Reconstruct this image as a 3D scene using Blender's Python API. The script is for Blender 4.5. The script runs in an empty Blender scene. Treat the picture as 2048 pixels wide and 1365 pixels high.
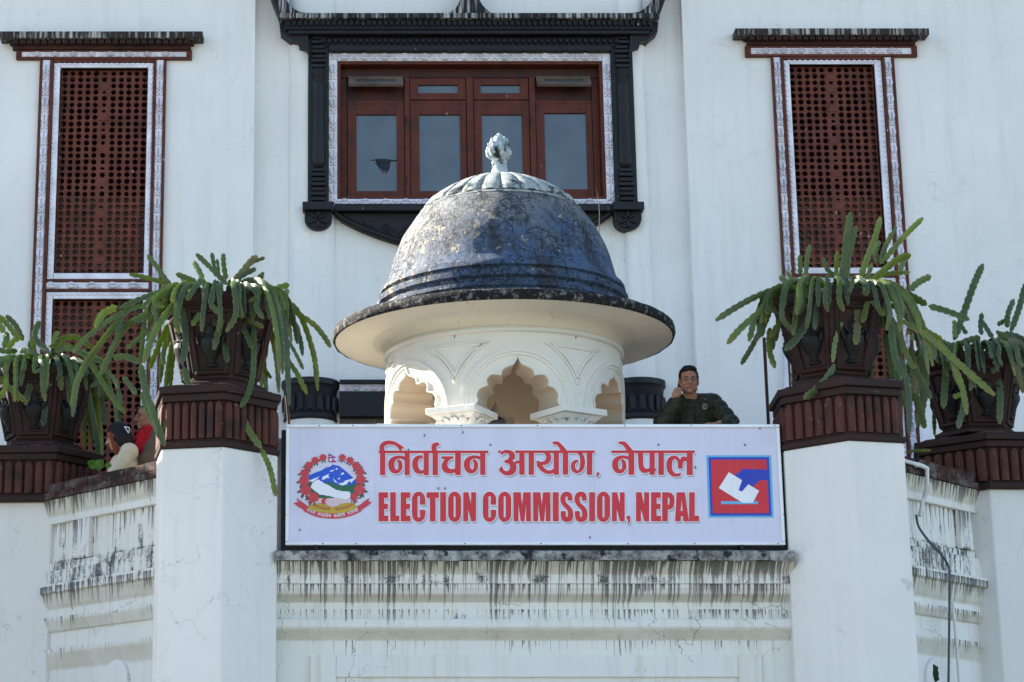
import bpy, bmesh, math, random
from mathutils import Vector, Matrix, noise as mnoise
from mathutils.geometry import tessellate_polygon
random.seed(7)
SC = bpy.context.scene
COL = SC.collection
R = math.radians
PI = math.pi
# ------------------------------------------------------------------ camera, light, exposure
CAM_F, CAM_X0, CAM_Y0 = 4180.0, 670.0, 682.5           # focal length and principal point, in pixels of the 2048 px wide photograph
CAM = Vector((-1.3485, -15.1, 1.6)); PITCH = R(13.8)
cd = bpy.data.cameras.new('camera'); cam = bpy.data.objects.new('camera', cd); COL.objects.link(cam)
cam.location = CAM; cam.rotation_euler = (R(90) + PITCH, 0, 0)
cd.sensor_width = 36; cd.lens = CAM_F / 2048 * 36; cd.shift_x = (1024 - CAM_X0) / 2048; cd.shift_y = 0
cd.clip_start = .1; cd.clip_end = 2000
SC.camera = cam
SUN = Vector((-1.0, .47, .60)).normalized()            # direction towards the sun: behind the palace, to the left
world = bpy.data.worlds.new('World'); SC.world = world; world.use_nodes = True
wn = world.node_tree; bg = wn.nodes['Background']
sky = wn.nodes.new('ShaderNodeTexSky'); sky.sky_type = 'NISHITA'; sky.sun_disc = False
sky.sun_elevation = math.asin(SUN.z); sky.sun_rotation = math.atan2(SUN.x, SUN.y)
sky.air_density = 1.2; sky.dust_density = 1.6; sky.altitude = 1300
wn.links.new(sky.outputs[0], bg.inputs[0]); bg.inputs[1].default_value = .09
sd = bpy.data.lights.new('sun', 'SUN'); sun = bpy.data.objects.new('sun', sd); COL.objects.link(sun)
sd.energy = 5.0; sd.angle = R(.5); sd.color = (1, .93, .82)
sun.rotation_euler = (-SUN).to_track_quat('-Z', 'Y').to_euler(); sun.location = SUN * 40
SC.view_settings.view_transform = 'Standard'; SC.view_settings.look = 'None'
SC.view_settings.gamma = 1; SC.view_settings.use_curve_mapping = False
SC.view_settings.exposure = 2.06
try:
    SC.cycles.max_bounces = 8
except Exception:
    pass

def ray(u, v):
    a = (u - CAM_X0) / CAM_F; b = (CAM_Y0 - v) / CAM_F
    return Vector((a, math.cos(PITCH) - b * math.sin(PITCH), math.sin(PITCH) + b * math.cos(PITCH)))
def PT(u, v, Y):                                         # world point on the plane y = Y seen at pixel (u, v) of the photograph
    d = ray(u, v); return CAM + d * ((Y - CAM.y) / d.y)
def solveY(u, v, z):                                     # depth at which pixel (u, v) looks at height z
    d = ray(u, v); return CAM.y + d.y*(z - CAM.z)/d.z
def PXZ(u, v, Y):
    p = PT(u, v, Y); return (p.x, p.z)
def ZP(v, Y): return PT(1000, v, Y).z
def on_plane(u, v, p0, p1, off=0):                       # on the vertical plane through p0 p1 (xy), off metres nearer to us
    d = ray(u, v); e = Vector((p1[0] - p0[0], p1[1] - p0[1])).normalized(); n = Vector((e.y, -e.x))
    if n.y > 0: n = -n
    q = Vector((p0[0], p0[1])) + n * off
    t = (q - CAM.xy).dot(n) / d.xy.dot(n); return CAM + d * t

# ------------------------------------------------------------------ mesh building
OFF = {}
class MB:
    def __init__(s): s.v = []; s.f = []
    def add(s, vs, fs):
        n = len(s.v); s.v += [tuple(v) for v in vs]; s.f += [tuple(i + n for i in f) for f in fs]; return s
    def box(s, a, b):
        x0, y0, z0 = a; x1, y1, z1 = b
        return s.add([(x0,y0,z0),(x1,y0,z0),(x1,y1,z0),(x0,y1,z0),(x0,y0,z1),(x1,y0,z1),(x1,y1,z1),(x0,y1,z1)],
                     [(0,1,2,3),(4,5,6,7),(0,1,5,4),(1,2,6,5),(2,3,7,6),(3,0,4,7)])
    def prism(s, poly, y0, y1, holes=()):                 # outline in xz, pushed from y0 (front) to y1
        loops = [list(poly)] + [list(h) for h in holes]
        tri = tessellate_polygon([[Vector((p[0], p[1], 0)) for p in l] for l in loops])
        flat = [p for l in loops for p in l]; n = len(flat)
        vs = [(p[0], y0, p[1]) for p in flat] + [(p[0], y1, p[1]) for p in flat]
        fs = [tuple(t) for t in tri] + [tuple(i + n for i in t[::-1]) for t in tri]
        o = 0
        for l in loops:
            m = len(l)
            for i in range(m):
                j = (i + 1) % m; fs.append((o + i, o + j, n + o + j, n + o + i))
            o += m
        return s.add(vs, fs)
    def sheet(s, poly, y, holes=()):
        loops = [list(poly)] + [list(h) for h in holes]
        tri = tessellate_polygon([[Vector((p[0], p[1], 0)) for p in l] for l in loops])
        return s.add([(p[0], y, p[1]) for l in loops for p in l], tri)
    def vprism(s, poly, z0, z1):                          # plan outline in xy, raised from z0 to z1
        n = len(poly)
        return s.add([(p[0],p[1],z0) for p in poly] + [(p[0],p[1],z1) for p in poly],
                     [tuple(range(n)), tuple(range(n, 2*n))] + [(i,(i+1)%n,n+(i+1)%n,n+i) for i in range(n)])
    def loft(s, rings, cap=True, closed=True):
        n = len(rings[0]); vs = [p for r in rings for p in r]; fs = []
        for k in range(len(rings) - 1):
            for i in range(n if closed else n - 1):
                j = (i + 1) % n; fs.append((k*n+i, k*n+j, (k+1)*n+j, (k+1)*n+i))
        if cap: fs += [tuple(range(n)), tuple(range((len(rings)-1)*n, len(rings)*n))]
        return s.add(vs, fs)
    def lathe(s, prof, c=(0,0,0), n=64, cap=True):
        return s.loft([[(c[0]+r*math.cos(2*PI*i/n), c[1]+r*math.sin(2*PI*i/n), c[2]+z) for i in range(n)] for r, z in prof], cap)
    def tube(s, pts, rad, n=8):
        pts = [Vector(p) for p in pts]; rings = []
        up = Vector((.13, .37, .92)).normalized()
        for i, p in enumerate(pts):
            t = (pts[min(i+1,len(pts)-1)] - pts[max(i-1,0)]).normalized()
            a = t.cross(up)
            if a.length < .05: a = t.cross(Vector((1,0,0)))
            a.normalize(); b = t.cross(a)
            r = rad[i] if isinstance(rad, (list, tuple)) else rad
            rings.append([p + (a*math.cos(2*PI*k/n) + b*math.sin(2*PI*k/n))*r for k in range(n)])
        return s.loft(rings)
    def ell(s, c, r, n=12, m=8, rot=None):
        rings = []
        for j in range(1, m):
            t = PI*j/m
            rings.append([Vector((r[0]*math.sin(t)*math.cos(2*PI*i/n), r[1]*math.sin(t)*math.sin(2*PI*i/n), -r[2]*math.cos(t))) for i in range(n)])
        vs = [p for q in rings for p in q] + [Vector((0,0,-r[2])), Vector((0,0,r[2]))]
        if rot: vs = [rot @ v for v in vs]
        vs = [v + Vector(c) for v in vs]
        fs = [(k*n+i, k*n+(i+1)%n, (k+1)*n+(i+1)%n, (k+1)*n+i) for k in range(m-2) for i in range(n)]
        b = (m-1)*n
        fs += [(i, (i+1)%n, b) for i in range(n)] + [((m-2)*n+i, (m-2)*n+(i+1)%n, b+1) for i in range(n)]
        return s.add(vs, fs)
    def mesh(s, name, m, smooth=None, o=(0,0,0), recalc=True):
        me = bpy.data.meshes.new(name); o = Vector(o)
        me.from_pydata([Vector(v) - o for v in s.v], [], s.f)
        if recalc:
            bm = bmesh.new(); bm.from_mesh(me); bmesh.ops.recalc_face_normals(bm, faces=bm.faces); bm.to_mesh(me); bm.free()
        if smooth is not None:
            me.polygons.foreach_set('use_smooth', [True]*len(me.polygons))
            if smooth < 180: me.set_sharp_from_angle(angle=R(smooth))
        me.materials.append(m); me.update(); return me
    def build(s, name, m, parent=None, smooth=None, bevel=0, label=None, kind=None, recalc=True):
        o = OFF.get(parent.name, Vector((0,0,0))) if parent else Vector((0,0,0))
        ob = bpy.data.objects.new(name, s.mesh(name, m, smooth, o, recalc)); COL.objects.link(ob)
        if parent: ob.parent = parent
        OFF[ob.name] = o
        if bevel:
            b = ob.modifiers.new('bevel', 'BEVEL'); b.width = bevel; b.segments = 2; b.limit_method = 'ANGLE'; b.angle_limit = R(40)
        if label: ob['label'] = label
        if kind: ob['kind'] = kind
        return ob
def tag(o, label, cat, group=None):
    o['label'] = label; o['category'] = cat
    if group: o['group'] = group
    return o
def thing(name, label, cat, loc, group=None):
    o = bpy.data.objects.new(name, None); COL.objects.link(o); o.location = loc; o.empty_display_size = .2
    OFF[o.name] = Vector(loc); return tag(o, label, cat, group)
def inst(name, me, parent, loc, rz=0, ry=0, sc=1):        # one more piece that shares its mesh
    ob = bpy.data.objects.new(name, me); COL.objects.link(ob); ob.parent = parent
    ob.location = Vector(loc) - OFF.get(parent.name, Vector((0,0,0))); ob.rotation_euler = (0, ry, rz)
    ob.scale = sc if isinstance(sc, tuple) else (sc,)*3
    return ob
def smoothpoly(pts, sub=5, closed=True):                  # (x, y) is a corner, (x, y, 1) a smooth point: Catmull-Rom between them
    n = len(pts); out = []
    for i in range(n if closed else n - 1):
        p1 = pts[i]; p2 = pts[(i+1) % n]
        if len(p1) == 2 and len(p2) == 2: out.append((p1[0], p1[1])); continue
        p0 = pts[i-1] if len(p1) == 3 else p1; p3 = pts[(i+2) % n] if len(p2) == 3 else p2
        for k in range(sub):
            t = k/sub
            out.append(tuple(.5*((2*p1[c]) + (-p0[c]+p2[c])*t + (2*p0[c]-5*p1[c]+4*p2[c]-p3[c])*t*t + (-p0[c]+3*p1[c]-3*p2[c]+p3[c])*t**3) for c in (0, 1)))
    if not closed: out.append((pts[-1][0], pts[-1][1]))
    return out
def rect(x0, y0, x1, y1): return [(x0,y0),(x1,y0),(x1,y1),(x0,y1)]
def spline(pts, n):                                       # n points along a Catmull-Rom curve through 3-D points
    pts = [Vector(p) for p in pts]; out = []
    if len(pts) == 2: return [pts[0].lerp(pts[1], i/(n-1)) for i in range(n)]
    m = len(pts) - 1
    for i in range(n):
        u = i/(n-1)*m; k = min(int(u), m-1); t = u-k
        p1, p2 = pts[k], pts[k+1]; p0 = pts[k-1] if k else p1*2-p2; p3 = pts[k+2] if k+2 <= m else p2*2-p1
        out.append(.5*((2*p1) + (-p0+p2)*t + (2*p0-5*p1+4*p2-p3)*t*t + (-p0+3*p1-3*p2+p3)*t**3))
    return out

# ------------------------------------------------------------------ materials
class N:
    def __init__(s, name, rough=.8, spec=.3):
        s.mat = bpy.data.materials.new(name); s.mat.use_nodes = True
        s.t = s.mat.node_tree; s.b = s.t.nodes['Principled BSDF']
        s.b.inputs['Roughness'].default_value = rough; s.b.inputs['Specular IOR Level'].default_value = spec
    def n(s, typ, **kw):
        q = s.t.nodes.new('ShaderNode' + typ)
        for k, v in kw.items(): setattr(q, k, v)
        return q
    def set(s, sock, v):
        if hasattr(v, 'is_linked'): s.t.links.new(v, sock)
        elif isinstance(v, (tuple, list)) and len(v) == 3 and sock.type == 'RGBA': sock.default_value = (*v, 1)
        else: sock.default_value = v
    def pos(s): return s.n('NewGeometry').outputs['Position']
    def obj(s): return s.n('TexCoord').outputs['Object']
    def rnd(s): return s.n('ObjectInfo').outputs['Random']
    def scl(s, v, k):
        q = s.n('VectorMath', operation='MULTIPLY'); s.set(q.inputs[0], v); q.inputs[1].default_value = k; return q.outputs[0]
    def off(s, v, w):
        q = s.n('VectorMath', operation='ADD'); s.set(q.inputs[0], v); s.set(q.inputs[1], w); return q.outputs[0]
    def z(s, v): q = s.n('SeparateXYZ'); s.set(q.inputs[0], v); return q.outputs[2]
    def xyz(s, v): q = s.n('SeparateXYZ'); s.set(q.inputs[0], v); return q.outputs
    def noise(s, v, scale, det=4, ro=.55, col=False):
        q = s.n('TexNoise'); s.set(q.inputs['Vector'], v); q.inputs['Scale'].default_value = scale
        q.inputs['Detail'].default_value = det; q.inputs['Roughness'].default_value = ro; return q.outputs[1 if col else 0]
    def vor(s, v, scale, feat='F1', rand=1.0, out=0):
        q = s.n('TexVoronoi', feature=feat); s.set(q.inputs['Vector'], v); q.inputs['Scale'].default_value = scale
        q.inputs['Randomness'].default_value = rand; return q.outputs[out]
    def m(s, op, a, b=0.0, clamp=False):
        q = s.n('Math', operation=op, use_clamp=clamp); s.set(q.inputs[0], a); s.set(q.inputs[1], b); return q.outputs[0]
    def mr(s, v, a, b, c=0.0, d=1.0, smooth=False):
        q = s.n('MapRange', clamp=True)
        if smooth: q.interpolation_type = 'SMOOTHSTEP'
        s.set(q.inputs[0], v); s.set(q.inputs[1], a); s.set(q.inputs[2], b); s.set(q.inputs[3], c); s.set(q.inputs[4], d); return q.outputs[0]
    def mix(s, f, a, b, blend='MIX'):
        q = s.n('Mix', data_type='RGBA', blend_type=blend); s.set(q.inputs[0], f); s.set(q.inputs[6], a); s.set(q.inputs[7], b); return q.outputs[2]
    def bump(s, h, st=.3, dist=.01):
        q = s.n('Bump'); q.inputs['Strength'].default_value = st; q.inputs['Distance'].default_value = dist; s.set(q.inputs['Height'], h)
        s.t.links.new(q.outputs[0], s.b.inputs['Normal']); return q
    def col(s, c): s.set(s.b.inputs['Base Color'], c); return s
def simple(name, c, rough=.7, spec=.3, var=.15, scale=8, bump=.15, metal=0):
    k = N(name, rough, spec); p = k.obj()
    f = k.mr(k.noise(p, scale, 5), .3, .7)
    k.col(k.mix(f, tuple(x*(1-var) for x in c), tuple(min(1, x*(1+var)) for x in c)))
    if bump: k.bump(k.noise(p, scale*6, 4), bump, .004)
    k.b.inputs['Metallic'].default_value = metal
    return k.mat
def cracks(k, p, scale, width, seed=0.0):
    w = k.off(p, k.scl(k.noise(p, 3.0, 4, .6, True), (.35,.35,.35)))
    w = k.off(w, (seed, seed*.7, seed*.3))
    e = k.vor(w, scale, 'DISTANCE_TO_EDGE'); return k.mr(e, 0, width, 1, 0)
def plaster(name, base=(.775,.765,.74), crack=.5, dirt=.3, seed=0.0, peel=0.0):
    k = N(name, .85, .2); p = k.off(k.pos(), (seed, seed, seed))
    c = k.mix(k.mr(k.noise(p, .8, 5), .3, .7), base, tuple(x*.90 for x in base))
    f = k.m('MULTIPLY', k.mr(k.noise(k.scl(p, (7,7,.5)), 1.6, 6, .65), .5, .8), dirt*.55)
    c = k.mix(f, c, (.5,.49,.44))
    f = k.m('MULTIPLY', k.mr(k.noise(p, 2.2, 7, .7), .6, .8), dirt)
    c = k.mix(f, c, (.46,.46,.43))
    spots = k.m('MULTIPLY', k.mr(k.vor(p, 2.6), .012, .03, 1, 0), k.mr(k.noise(p, 1.1, 2), .5, .62)); c = k.mix(k.m('MULTIPLY', spots, .75*min(1, dirt*2.5)), c, (.16,.14,.12))
    h = k.m('ADD', k.m('MULTIPLY', k.noise(p, 9, 5, .6), .8), k.m('MULTIPLY', k.noise(p, 70, 3), .12))
    if crack:
        m = k.mr(k.noise(p, .9, 3), .52, .62)
        q = k.m('MULTIPLY', cracks(k, p, 1.5, .0035, 3.1), m)
        m2 = k.mr(k.noise(k.off(p, (9,4,2)), 1.3, 3), .58, .66)
        q = k.m('MAXIMUM', q, k.m('MULTIPLY', cracks(k, p, 4.2, .008, 8.2), m2))
        c = k.mix(k.m('MULTIPLY', q, crack), c, (.12,.11,.10)); h = k.m('SUBTRACT', h, k.m('MULTIPLY', q, .8))
    if peel:
        pl = k.mr(k.noise(p, 1.7, 6, .6), .66, .69)
        c = k.mix(k.m('MULTIPLY', pl, peel), c, (.5,.5,.48)); h = k.m('SUBTRACT', h, k.m('MULTIPLY', pl, .5))
    k.col(c); k.bump(h, .35, .012); return k.mat
def streaked(name, ledges, patches=(), olive_shade=(), base=(.745,.735,.70), yellow=.35, seed=0.0, fx=1.0):
    """weathered white plaster: black water runs below each ledge (z, length, amount), sooty patches in (z0, z1, amount)"""
    k = N(name, .9, .15); p = k.pos(); ps = k.off(p, (seed, seed, 0)); z = k.z(p)
    c = k.mix(k.mr(k.noise(ps, 2, 5), .3, .7), base, tuple(x*.93 for x in base))
    c = k.mix(k.m('MULTIPLY', k.mr(k.noise(k.scl(ps, (16,16,.5)), 1, 4, .6), .5, .75), yellow), c, (.5,.45,.31))
    wob = k.off(ps, k.scl(k.noise(ps, 7, 2, .5, True), (.012,0,.0)))
    for a0, a1 in olive_shade:  # olive algae tint that also paints shade onto the moulding undersides
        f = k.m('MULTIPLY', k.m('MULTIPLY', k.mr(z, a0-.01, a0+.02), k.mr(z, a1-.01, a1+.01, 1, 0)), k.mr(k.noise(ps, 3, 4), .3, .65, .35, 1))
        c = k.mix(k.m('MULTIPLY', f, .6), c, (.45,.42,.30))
    thin = k.noise(k.scl(wob, (46*fx,0,.35)), 1, 2, .5); fine = k.noise(k.scl(wob, (120*fx,0,.6)), 1, 1, .5)
    broad = k.noise(k.scl(ps, (1.7,0,.25)), 1, 3); grain = k.noise(ps, 90, 4, .7)
    run = k.m('ADD', k.m('MULTIPLY', thin, .6), k.m('ADD', k.m('MULTIPLY', fine, .4), k.m('MULTIPLY', broad, .48)))
    ln_a = k.mr(k.noise(k.scl(k.off(wob, (7.3,0,0)), (31*fx,0,.12)), 1, 2, .6), .32, .72)
    tot = None
    for zl, ln, am in ledges:
        d = k.m('DIVIDE', k.m('SUBTRACT', zl, z), ln)
        inside = k.m('GREATER_THAN', d, 0.0)
        lim = k.m('ADD', .825 - .115*am, k.m('MULTIPLY', d, .03))
        f = k.m('MULTIPLY', k.m('MULTIPLY', k.mr(k.m('SUBTRACT', run, lim), -.012, .03), k.mr(k.m('SUBTRACT', k.m('MULTIPLY', ln_a, 1.5), d), -.04, .12)), k.m('MULTIPLY', inside, k.mr(d, 0, 1.5, 1, .35)))
        tot = f if tot is None else k.m('MAXIMUM', tot, f)
    for z0, z1, am in patches:
        w = k.m('MULTIPLY', k.mr(z, z0-.012, z0+.006), k.mr(z, z1-.006, z1+.012, 1, 0))
        g = k.m('ADD', k.m('ADD', k.m('MULTIPLY', k.noise(k.scl(k.off(ps, (3,1,0)), (1,1,.45)), 5.5, 6, .7), .7), k.m('MULTIPLY', thin, .25)), k.m('MULTIPLY', grain, .25))
        f = k.m('MULTIPLY', w, k.mr(g, .715-.13*am, .78-.13*am))
        tot = f if tot is None else k.m('MAXIMUM', tot, f)
    tot = k.m('MULTIPLY', tot, k.mr(grain, .25, .6, .78, 1))
    c = k.mix(k.m('MULTIPLY', tot, .93), c, (.035,.035,.034))
    q = k.m('MULTIPLY', cracks(k, ps, 1.5, .005, 1.7), k.mr(k.noise(ps, 1.1, 2), .5, .58)); c = k.mix(k.m('MULTIPLY', q, .8), c, (.06,.06,.05))
    k.col(c); k.bump(k.m('ADD', k.noise(ps, 14, 5), k.m('MULTIPLY', grain, .35)), .4, .008); return k.mat
def painted(name, c, wear=.3, worn=(.42,.38,.34), dark=(.02,.012,.01), darkf=.5, rough=.65, grain=(1,1,1), sc=1.0, drop=0.0):
    """old paint: sooty blotches and small chips to what lies under it"""
    k = N(name, rough, .25); p = k.pos(); pg = k.scl(p, grain)
    b = k.mix(k.mr(k.noise(pg, 5*sc, 5), .3, .7), tuple(x*.78 for x in c), tuple(x*1.15 for x in c))
    b = k.mix(k.m('MULTIPLY', k.mr(k.noise(k.off(p, (4,2,7)), 4.5*sc, 7, .7), .48, .66), darkf), b, dark)
    ch = k.mr(k.noise(k.off(p, (1,8,3)), 22*sc, 6, .72), .74-.14*wear, .78-.14*wear)
    ch = k.m('MULTIPLY', ch, k.mr(k.noise(p, 3, 3), .4, .6))
    b = k.mix(k.m('MULTIPLY', ch, min(1, wear*2)), b, worn)
    if drop:
        sp = k.m('MULTIPLY', k.mr(k.vor(k.scl(p, (1,1,.45)), 11), .03, .09, 1, 0), k.mr(k.noise(p, 2.3, 2), .55, .6))
        b = k.mix(k.m('MULTIPLY', sp, drop), b, (.62,.62,.6))
    k.col(b); k.bump(k.m('ADD', k.noise(pg, 30*sc, 5), k.m('MULTIPLY', ch, .6)), .35, .006); return k.mat
M = {}
M['wall'] = plaster('wall_plaster', crack=.22, dirt=.55)
M['pier'] = plaster('pier_plaster', base=(.77,.755,.725), crack=.38, dirt=.42, seed=5, peel=.8)
M['cream'] = plaster('cream_plaster', base=(.74,.72,.655), crack=.3, dirt=.35, seed=11)
M['soffit'] = plaster('soffit_plaster', base=(.72,.665,.555), crack=.4, dirt=.35, seed=23)
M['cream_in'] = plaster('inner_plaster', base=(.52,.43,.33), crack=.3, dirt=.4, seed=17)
M['trim'] = painted('white_trim', (.72,.71,.78), wear=.1, worn=(.5,.5,.5), dark=(.5,.5,.52), darkf=.12)
M['terracotta'] = painted('terracotta_paint', (.135,.038,.023), wear=.3, worn=(.40,.30,.27), darkf=.5, drop=.7)
M['terra_dark'] = painted('weathered_terracotta', (.030,.0112,.0085), wear=.65, worn=(.33,.28,.25), dark=(.016,.012,.012), darkf=.95)
M['terra_flute'] = painted('fluted_terracotta', (.082,.026,.017), wear=.7, worn=(.42,.38,.36), dark=(.018,.011,.010), darkf=.9, grain=(1,1,.4))
M['black'] = painted('black_timber', (.012,.012,.0155), wear=.15, worn=(.4,.4,.4), dark=(.007,.007,.009), darkf=.5, rough=.5, drop=.6)
M['wood'] = painted('red_brown_wood', (.098,.0205,.0085), wear=.12, worn=(.45,.42,.4), dark=(.03,.009,.007), darkf=.6, rough=.5, grain=(3,3,.5), drop=.6)
M['wood_dark'] = painted('dark_brown_wood', (.05,.014,.01), wear=.12, dark=(.012,.006,.005), darkf=.6, rough=.5, grain=(.6,3,3))
M['vent'] = painted('dusty_timber', (.13,.10,.085), wear=.2, dark=(.04,.03,.025), darkf=.5)
M['urn'] = painted('dark_urn', (.010,.0125,.013), wear=.25, worn=(.2,.2,.18), dark=(.008,.01,.011), darkf=.5, rough=.55)
def slab_mat(name, a):
    k = N(name, .85); p = k.pos()
    f = k.m('ADD', k.m('MULTIPLY', k.noise(k.scl(p, (42,42,2.2)), 1, 3, .6), .8), k.m('MULTIPLY', k.noise(k.scl(p, (3,3,1)), 1, 2), .25))
    c = k.mix(k.mr(f, .52, .72), a, (.5,.5,.47)); k.col(c); k.bump(k.noise(p, 40, 4), .4, .006); return k.mat
M['slab'] = slab_mat('lichen_streaked_slab', (.028,.023,.022))
M['ridge'] = slab_mat('streaked_black_ridge', (.014,.014,.017))
def glass_mat():
    k = N('window_glass', .04, .5); p = k.pos()
    smear = k.mr(k.noise(p, 2.5, 4), .35, .7)
    k.col(k.mix(smear, (.045,.060,.070), (.075,.09,.10)))
    k.b.inputs['IOR'].default_value = 1.75
    k.set(k.b.inputs['Roughness'], k.mr(k.noise(p, 3, 3), .3, .7, .02, .09))
    return k.mat
M['glass'] = glass_mat()
def dome_mat():
    k = N('peeling_blue_paint', .72, .3); p = k.pos(); z = k.z(p); x = k.xyz(p)[0]
    n1 = k.noise(p, 2.4, 6, .65); up = k.mr(z, 5.95, 6.7); left = k.mr(x, .15, -.85)
    c = k.mix(k.mr(k.noise(p, 7, 5), .3, .7), (.042,.080,.155), (.072,.122,.205))
    c = k.mix(k.m('MULTIPLY', k.mr(k.noise(k.off(p, (8,8,1)), 3.1, 6, .7), .45, .65), .6), c, (.030,.038,.062))
    old = k.mr(k.m('ADD', k.m('ADD', k.m('MULTIPLY', n1, 1.0), k.m('MULTIPLY', up, .62)), k.m('MULTIPLY', left, .30)), .72, 1.10)
    c = k.mix(old, c, k.mix(k.noise(p, 11, 5, .7), (.085,.095,.115), (.24,.24,.235)))
    runs = k.mr(k.noise(k.scl(p, (6,6,.9)), 1.2, 5, .6), .50, .66)
    c = k.mix(k.m('MULTIPLY', runs, .8), c, (.026,.029,.038))
    w = k.off(p, k.scl(k.noise(p, 9, 5, .65, True), (.12,.12,.12)))
    fl = k.vor(w, 17, 'F1', 1, 1); fr = k.n('SeparateColor'); k.set(fr.inputs[0], fl)
    lost = k.m('ADD', k.m('MULTIPLY', fr.outputs[0], .5), k.m('ADD', k.m('MULTIPLY', k.noise(k.off(p, (5,5,5)), 3.4, 5, .65), .8), k.m('MULTIPLY', left, .15)))
    lf = k.mr(lost, .95, .97)
    small = k.m('MULTIPLY', k.mr(k.noise(k.off(p, (2,9,4)), 30, 5, .6), k.m('SUBTRACT', .640, k.m('MULTIPLY', left, .05)), k.m('SUBTRACT', .660, k.m('MULTIPLY', left, .05))), k.mr(k.noise(p, 4, 3), .40, .52))
    lf = k.m('MAXIMUM', lf, small)
    c = k.mix(lf, c, k.mix(k.noise(p, 24, 5), (.17,.155,.13), (.46,.42,.34)))
    e = k.m('MULTIPLY', k.mr(k.vor(w, 8, 'DISTANCE_TO_EDGE'), 0, .030, 1, 0), k.mr(k.noise(p, 3.2, 3), .42, .56))
    e2 = k.m('MULTIPLY', k.mr(k.vor(w, 21, 'DISTANCE_TO_EDGE'), 0, .055, 1, 0), k.mr(k.noise(k.off(p, (3,3,3)), 3.5, 3), .45, .57))
    e = k.m('MAXIMUM', e, e2)
    c = k.mix(k.m('MULTIPLY', e, .85), c, (.012,.013,.015))
    soot = k.mr(k.noise(k.off(p, (7,1,2)), 15, 7, .75), .53, .62); c = k.mix(k.m('MULTIPLY', soot, .8), c, (.019,.020,.023))
    k.col(c)
    h = k.m('SUBTRACT', k.m('SUBTRACT', k.m('MULTIPLY', k.noise(p, 22, 7, .72), .9), k.m('MULTIPLY', lf, .5)), k.m('MULTIPLY', e, .9))
    k.bump(h, .9, .022); return k.mat
M['dome'] = dome_mat()
def lichen(name, a, b, sc=14, lo=.42, hi=.6, third=None):
    k = N(name, .88, .2); p = k.pos()
    f = k.mr(k.noise(p, sc, 8, .72), lo, hi); c = k.mix(f, a, b)
    if third: c = k.mix(k.mr(k.noise(k.off(p, (3,7,1)), sc*.7, 7, .7), .52, .6), c, third)
    k.col(c); k.bump(k.noise(p, sc*2.5, 6, .7), .6, .012); return k.mat
M['rim'] = lichen('mossy_black_rim', (.012,.012,.013), (.26,.25,.22), 20, .52, .68)
M['cap'] = lichen('lichen_cap_stone', (.22,.25,.25), (.40,.42,.38), 13, .4, .6, (.05,.055,.055))
M['finial'] = lichen('lichen_finial', (.26,.35,.39), (.44,.48,.47), 14, .4, .6, (.025,.028,.03))
M['coping'] = lichen('weathered_red_brick', (.05,.020,.016), (.13,.12,.11), 7, .46, .62, (.022,.018,.018))
M['ledge'] = lichen('sooty_ledge', (.05,.05,.05), (.42,.42,.40), 11, .36, .62, (.025,.025,.025))
M['ground'] = lichen('stone_paving', (.15,.14,.12), (.20,.185,.155), 3, .35, .65)
M['floor'] = lichen('terrace_tiles', (.36,.30,.25), (.42,.36,.30), 4, .35, .65)
M['lintel'] = painted('dark_lintel', (.05,.018,.014), wear=.2, dark=(.012,.009,.009), darkf=.7)
# ------------------------------------------------------------------ ground, terrace
g = MB(); g.add([(-400,-300,0),(400,-300,0),(400,500,0),(-400,500,0)], [(0,1,2,3)])
g.build('plaza_ground', M['ground'], kind='structure')
WY, WC = 4.6, 4.72                                          # front of the side walls, front of the recessed middle wall
def X(px, py, Y=WY): return PT(px, py, Y).x
# ------------------------------------------------------------------ the palace
palace = thing('palace_building', 'white plastered palace facade with dark carved windows, behind the balcony', 'building', (0, WY, 0))
xl, xr = X(509, 200), X(1371, 200)
ZT, XE0, XE1 = 10.25, -6.35, 12.0
def panel(mb, x0, x1, z0, z1, y, holes, dep=.32):
    xs = sorted({x0, x1, *[h[0] for h in holes], *[h[2] for h in holes]}); zs = sorted({z0, z1, *[h[1] for h in holes], *[h[3] for h in holes]})
    for i in range(len(xs)-1):
        for j in range(len(zs)-1):
            cx, cz = (xs[i]+xs[i+1])/2, (zs[j]+zs[j+1])/2
            if any(h[0] < cx < h[2] and h[1] < cz < h[3] for h in holes): continue
            mb.add([(xs[i],y,zs[j]),(xs[i+1],y,zs[j]),(xs[i+1],y,zs[j+1]),(xs[i],y,zs[j+1])], [(0,1,2,3)])
    for a, b, c, d in holes:
        for p, q in (((a,b),(c,b)), ((c,b),(c,d)), ((c,d),(a,d)), ((a,d),(a,b))):
            mb.add([(p[0],y,p[1]),(q[0],y,q[1]),(q[0],y+dep,q[1]),(p[0],y+dep,p[1])], [(0,1,2,3)])
def win_holes(xa, xb, yt, yb):
    x0, x1 = X(xa, yt), X(xb, yt)
    return x0, x1
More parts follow.
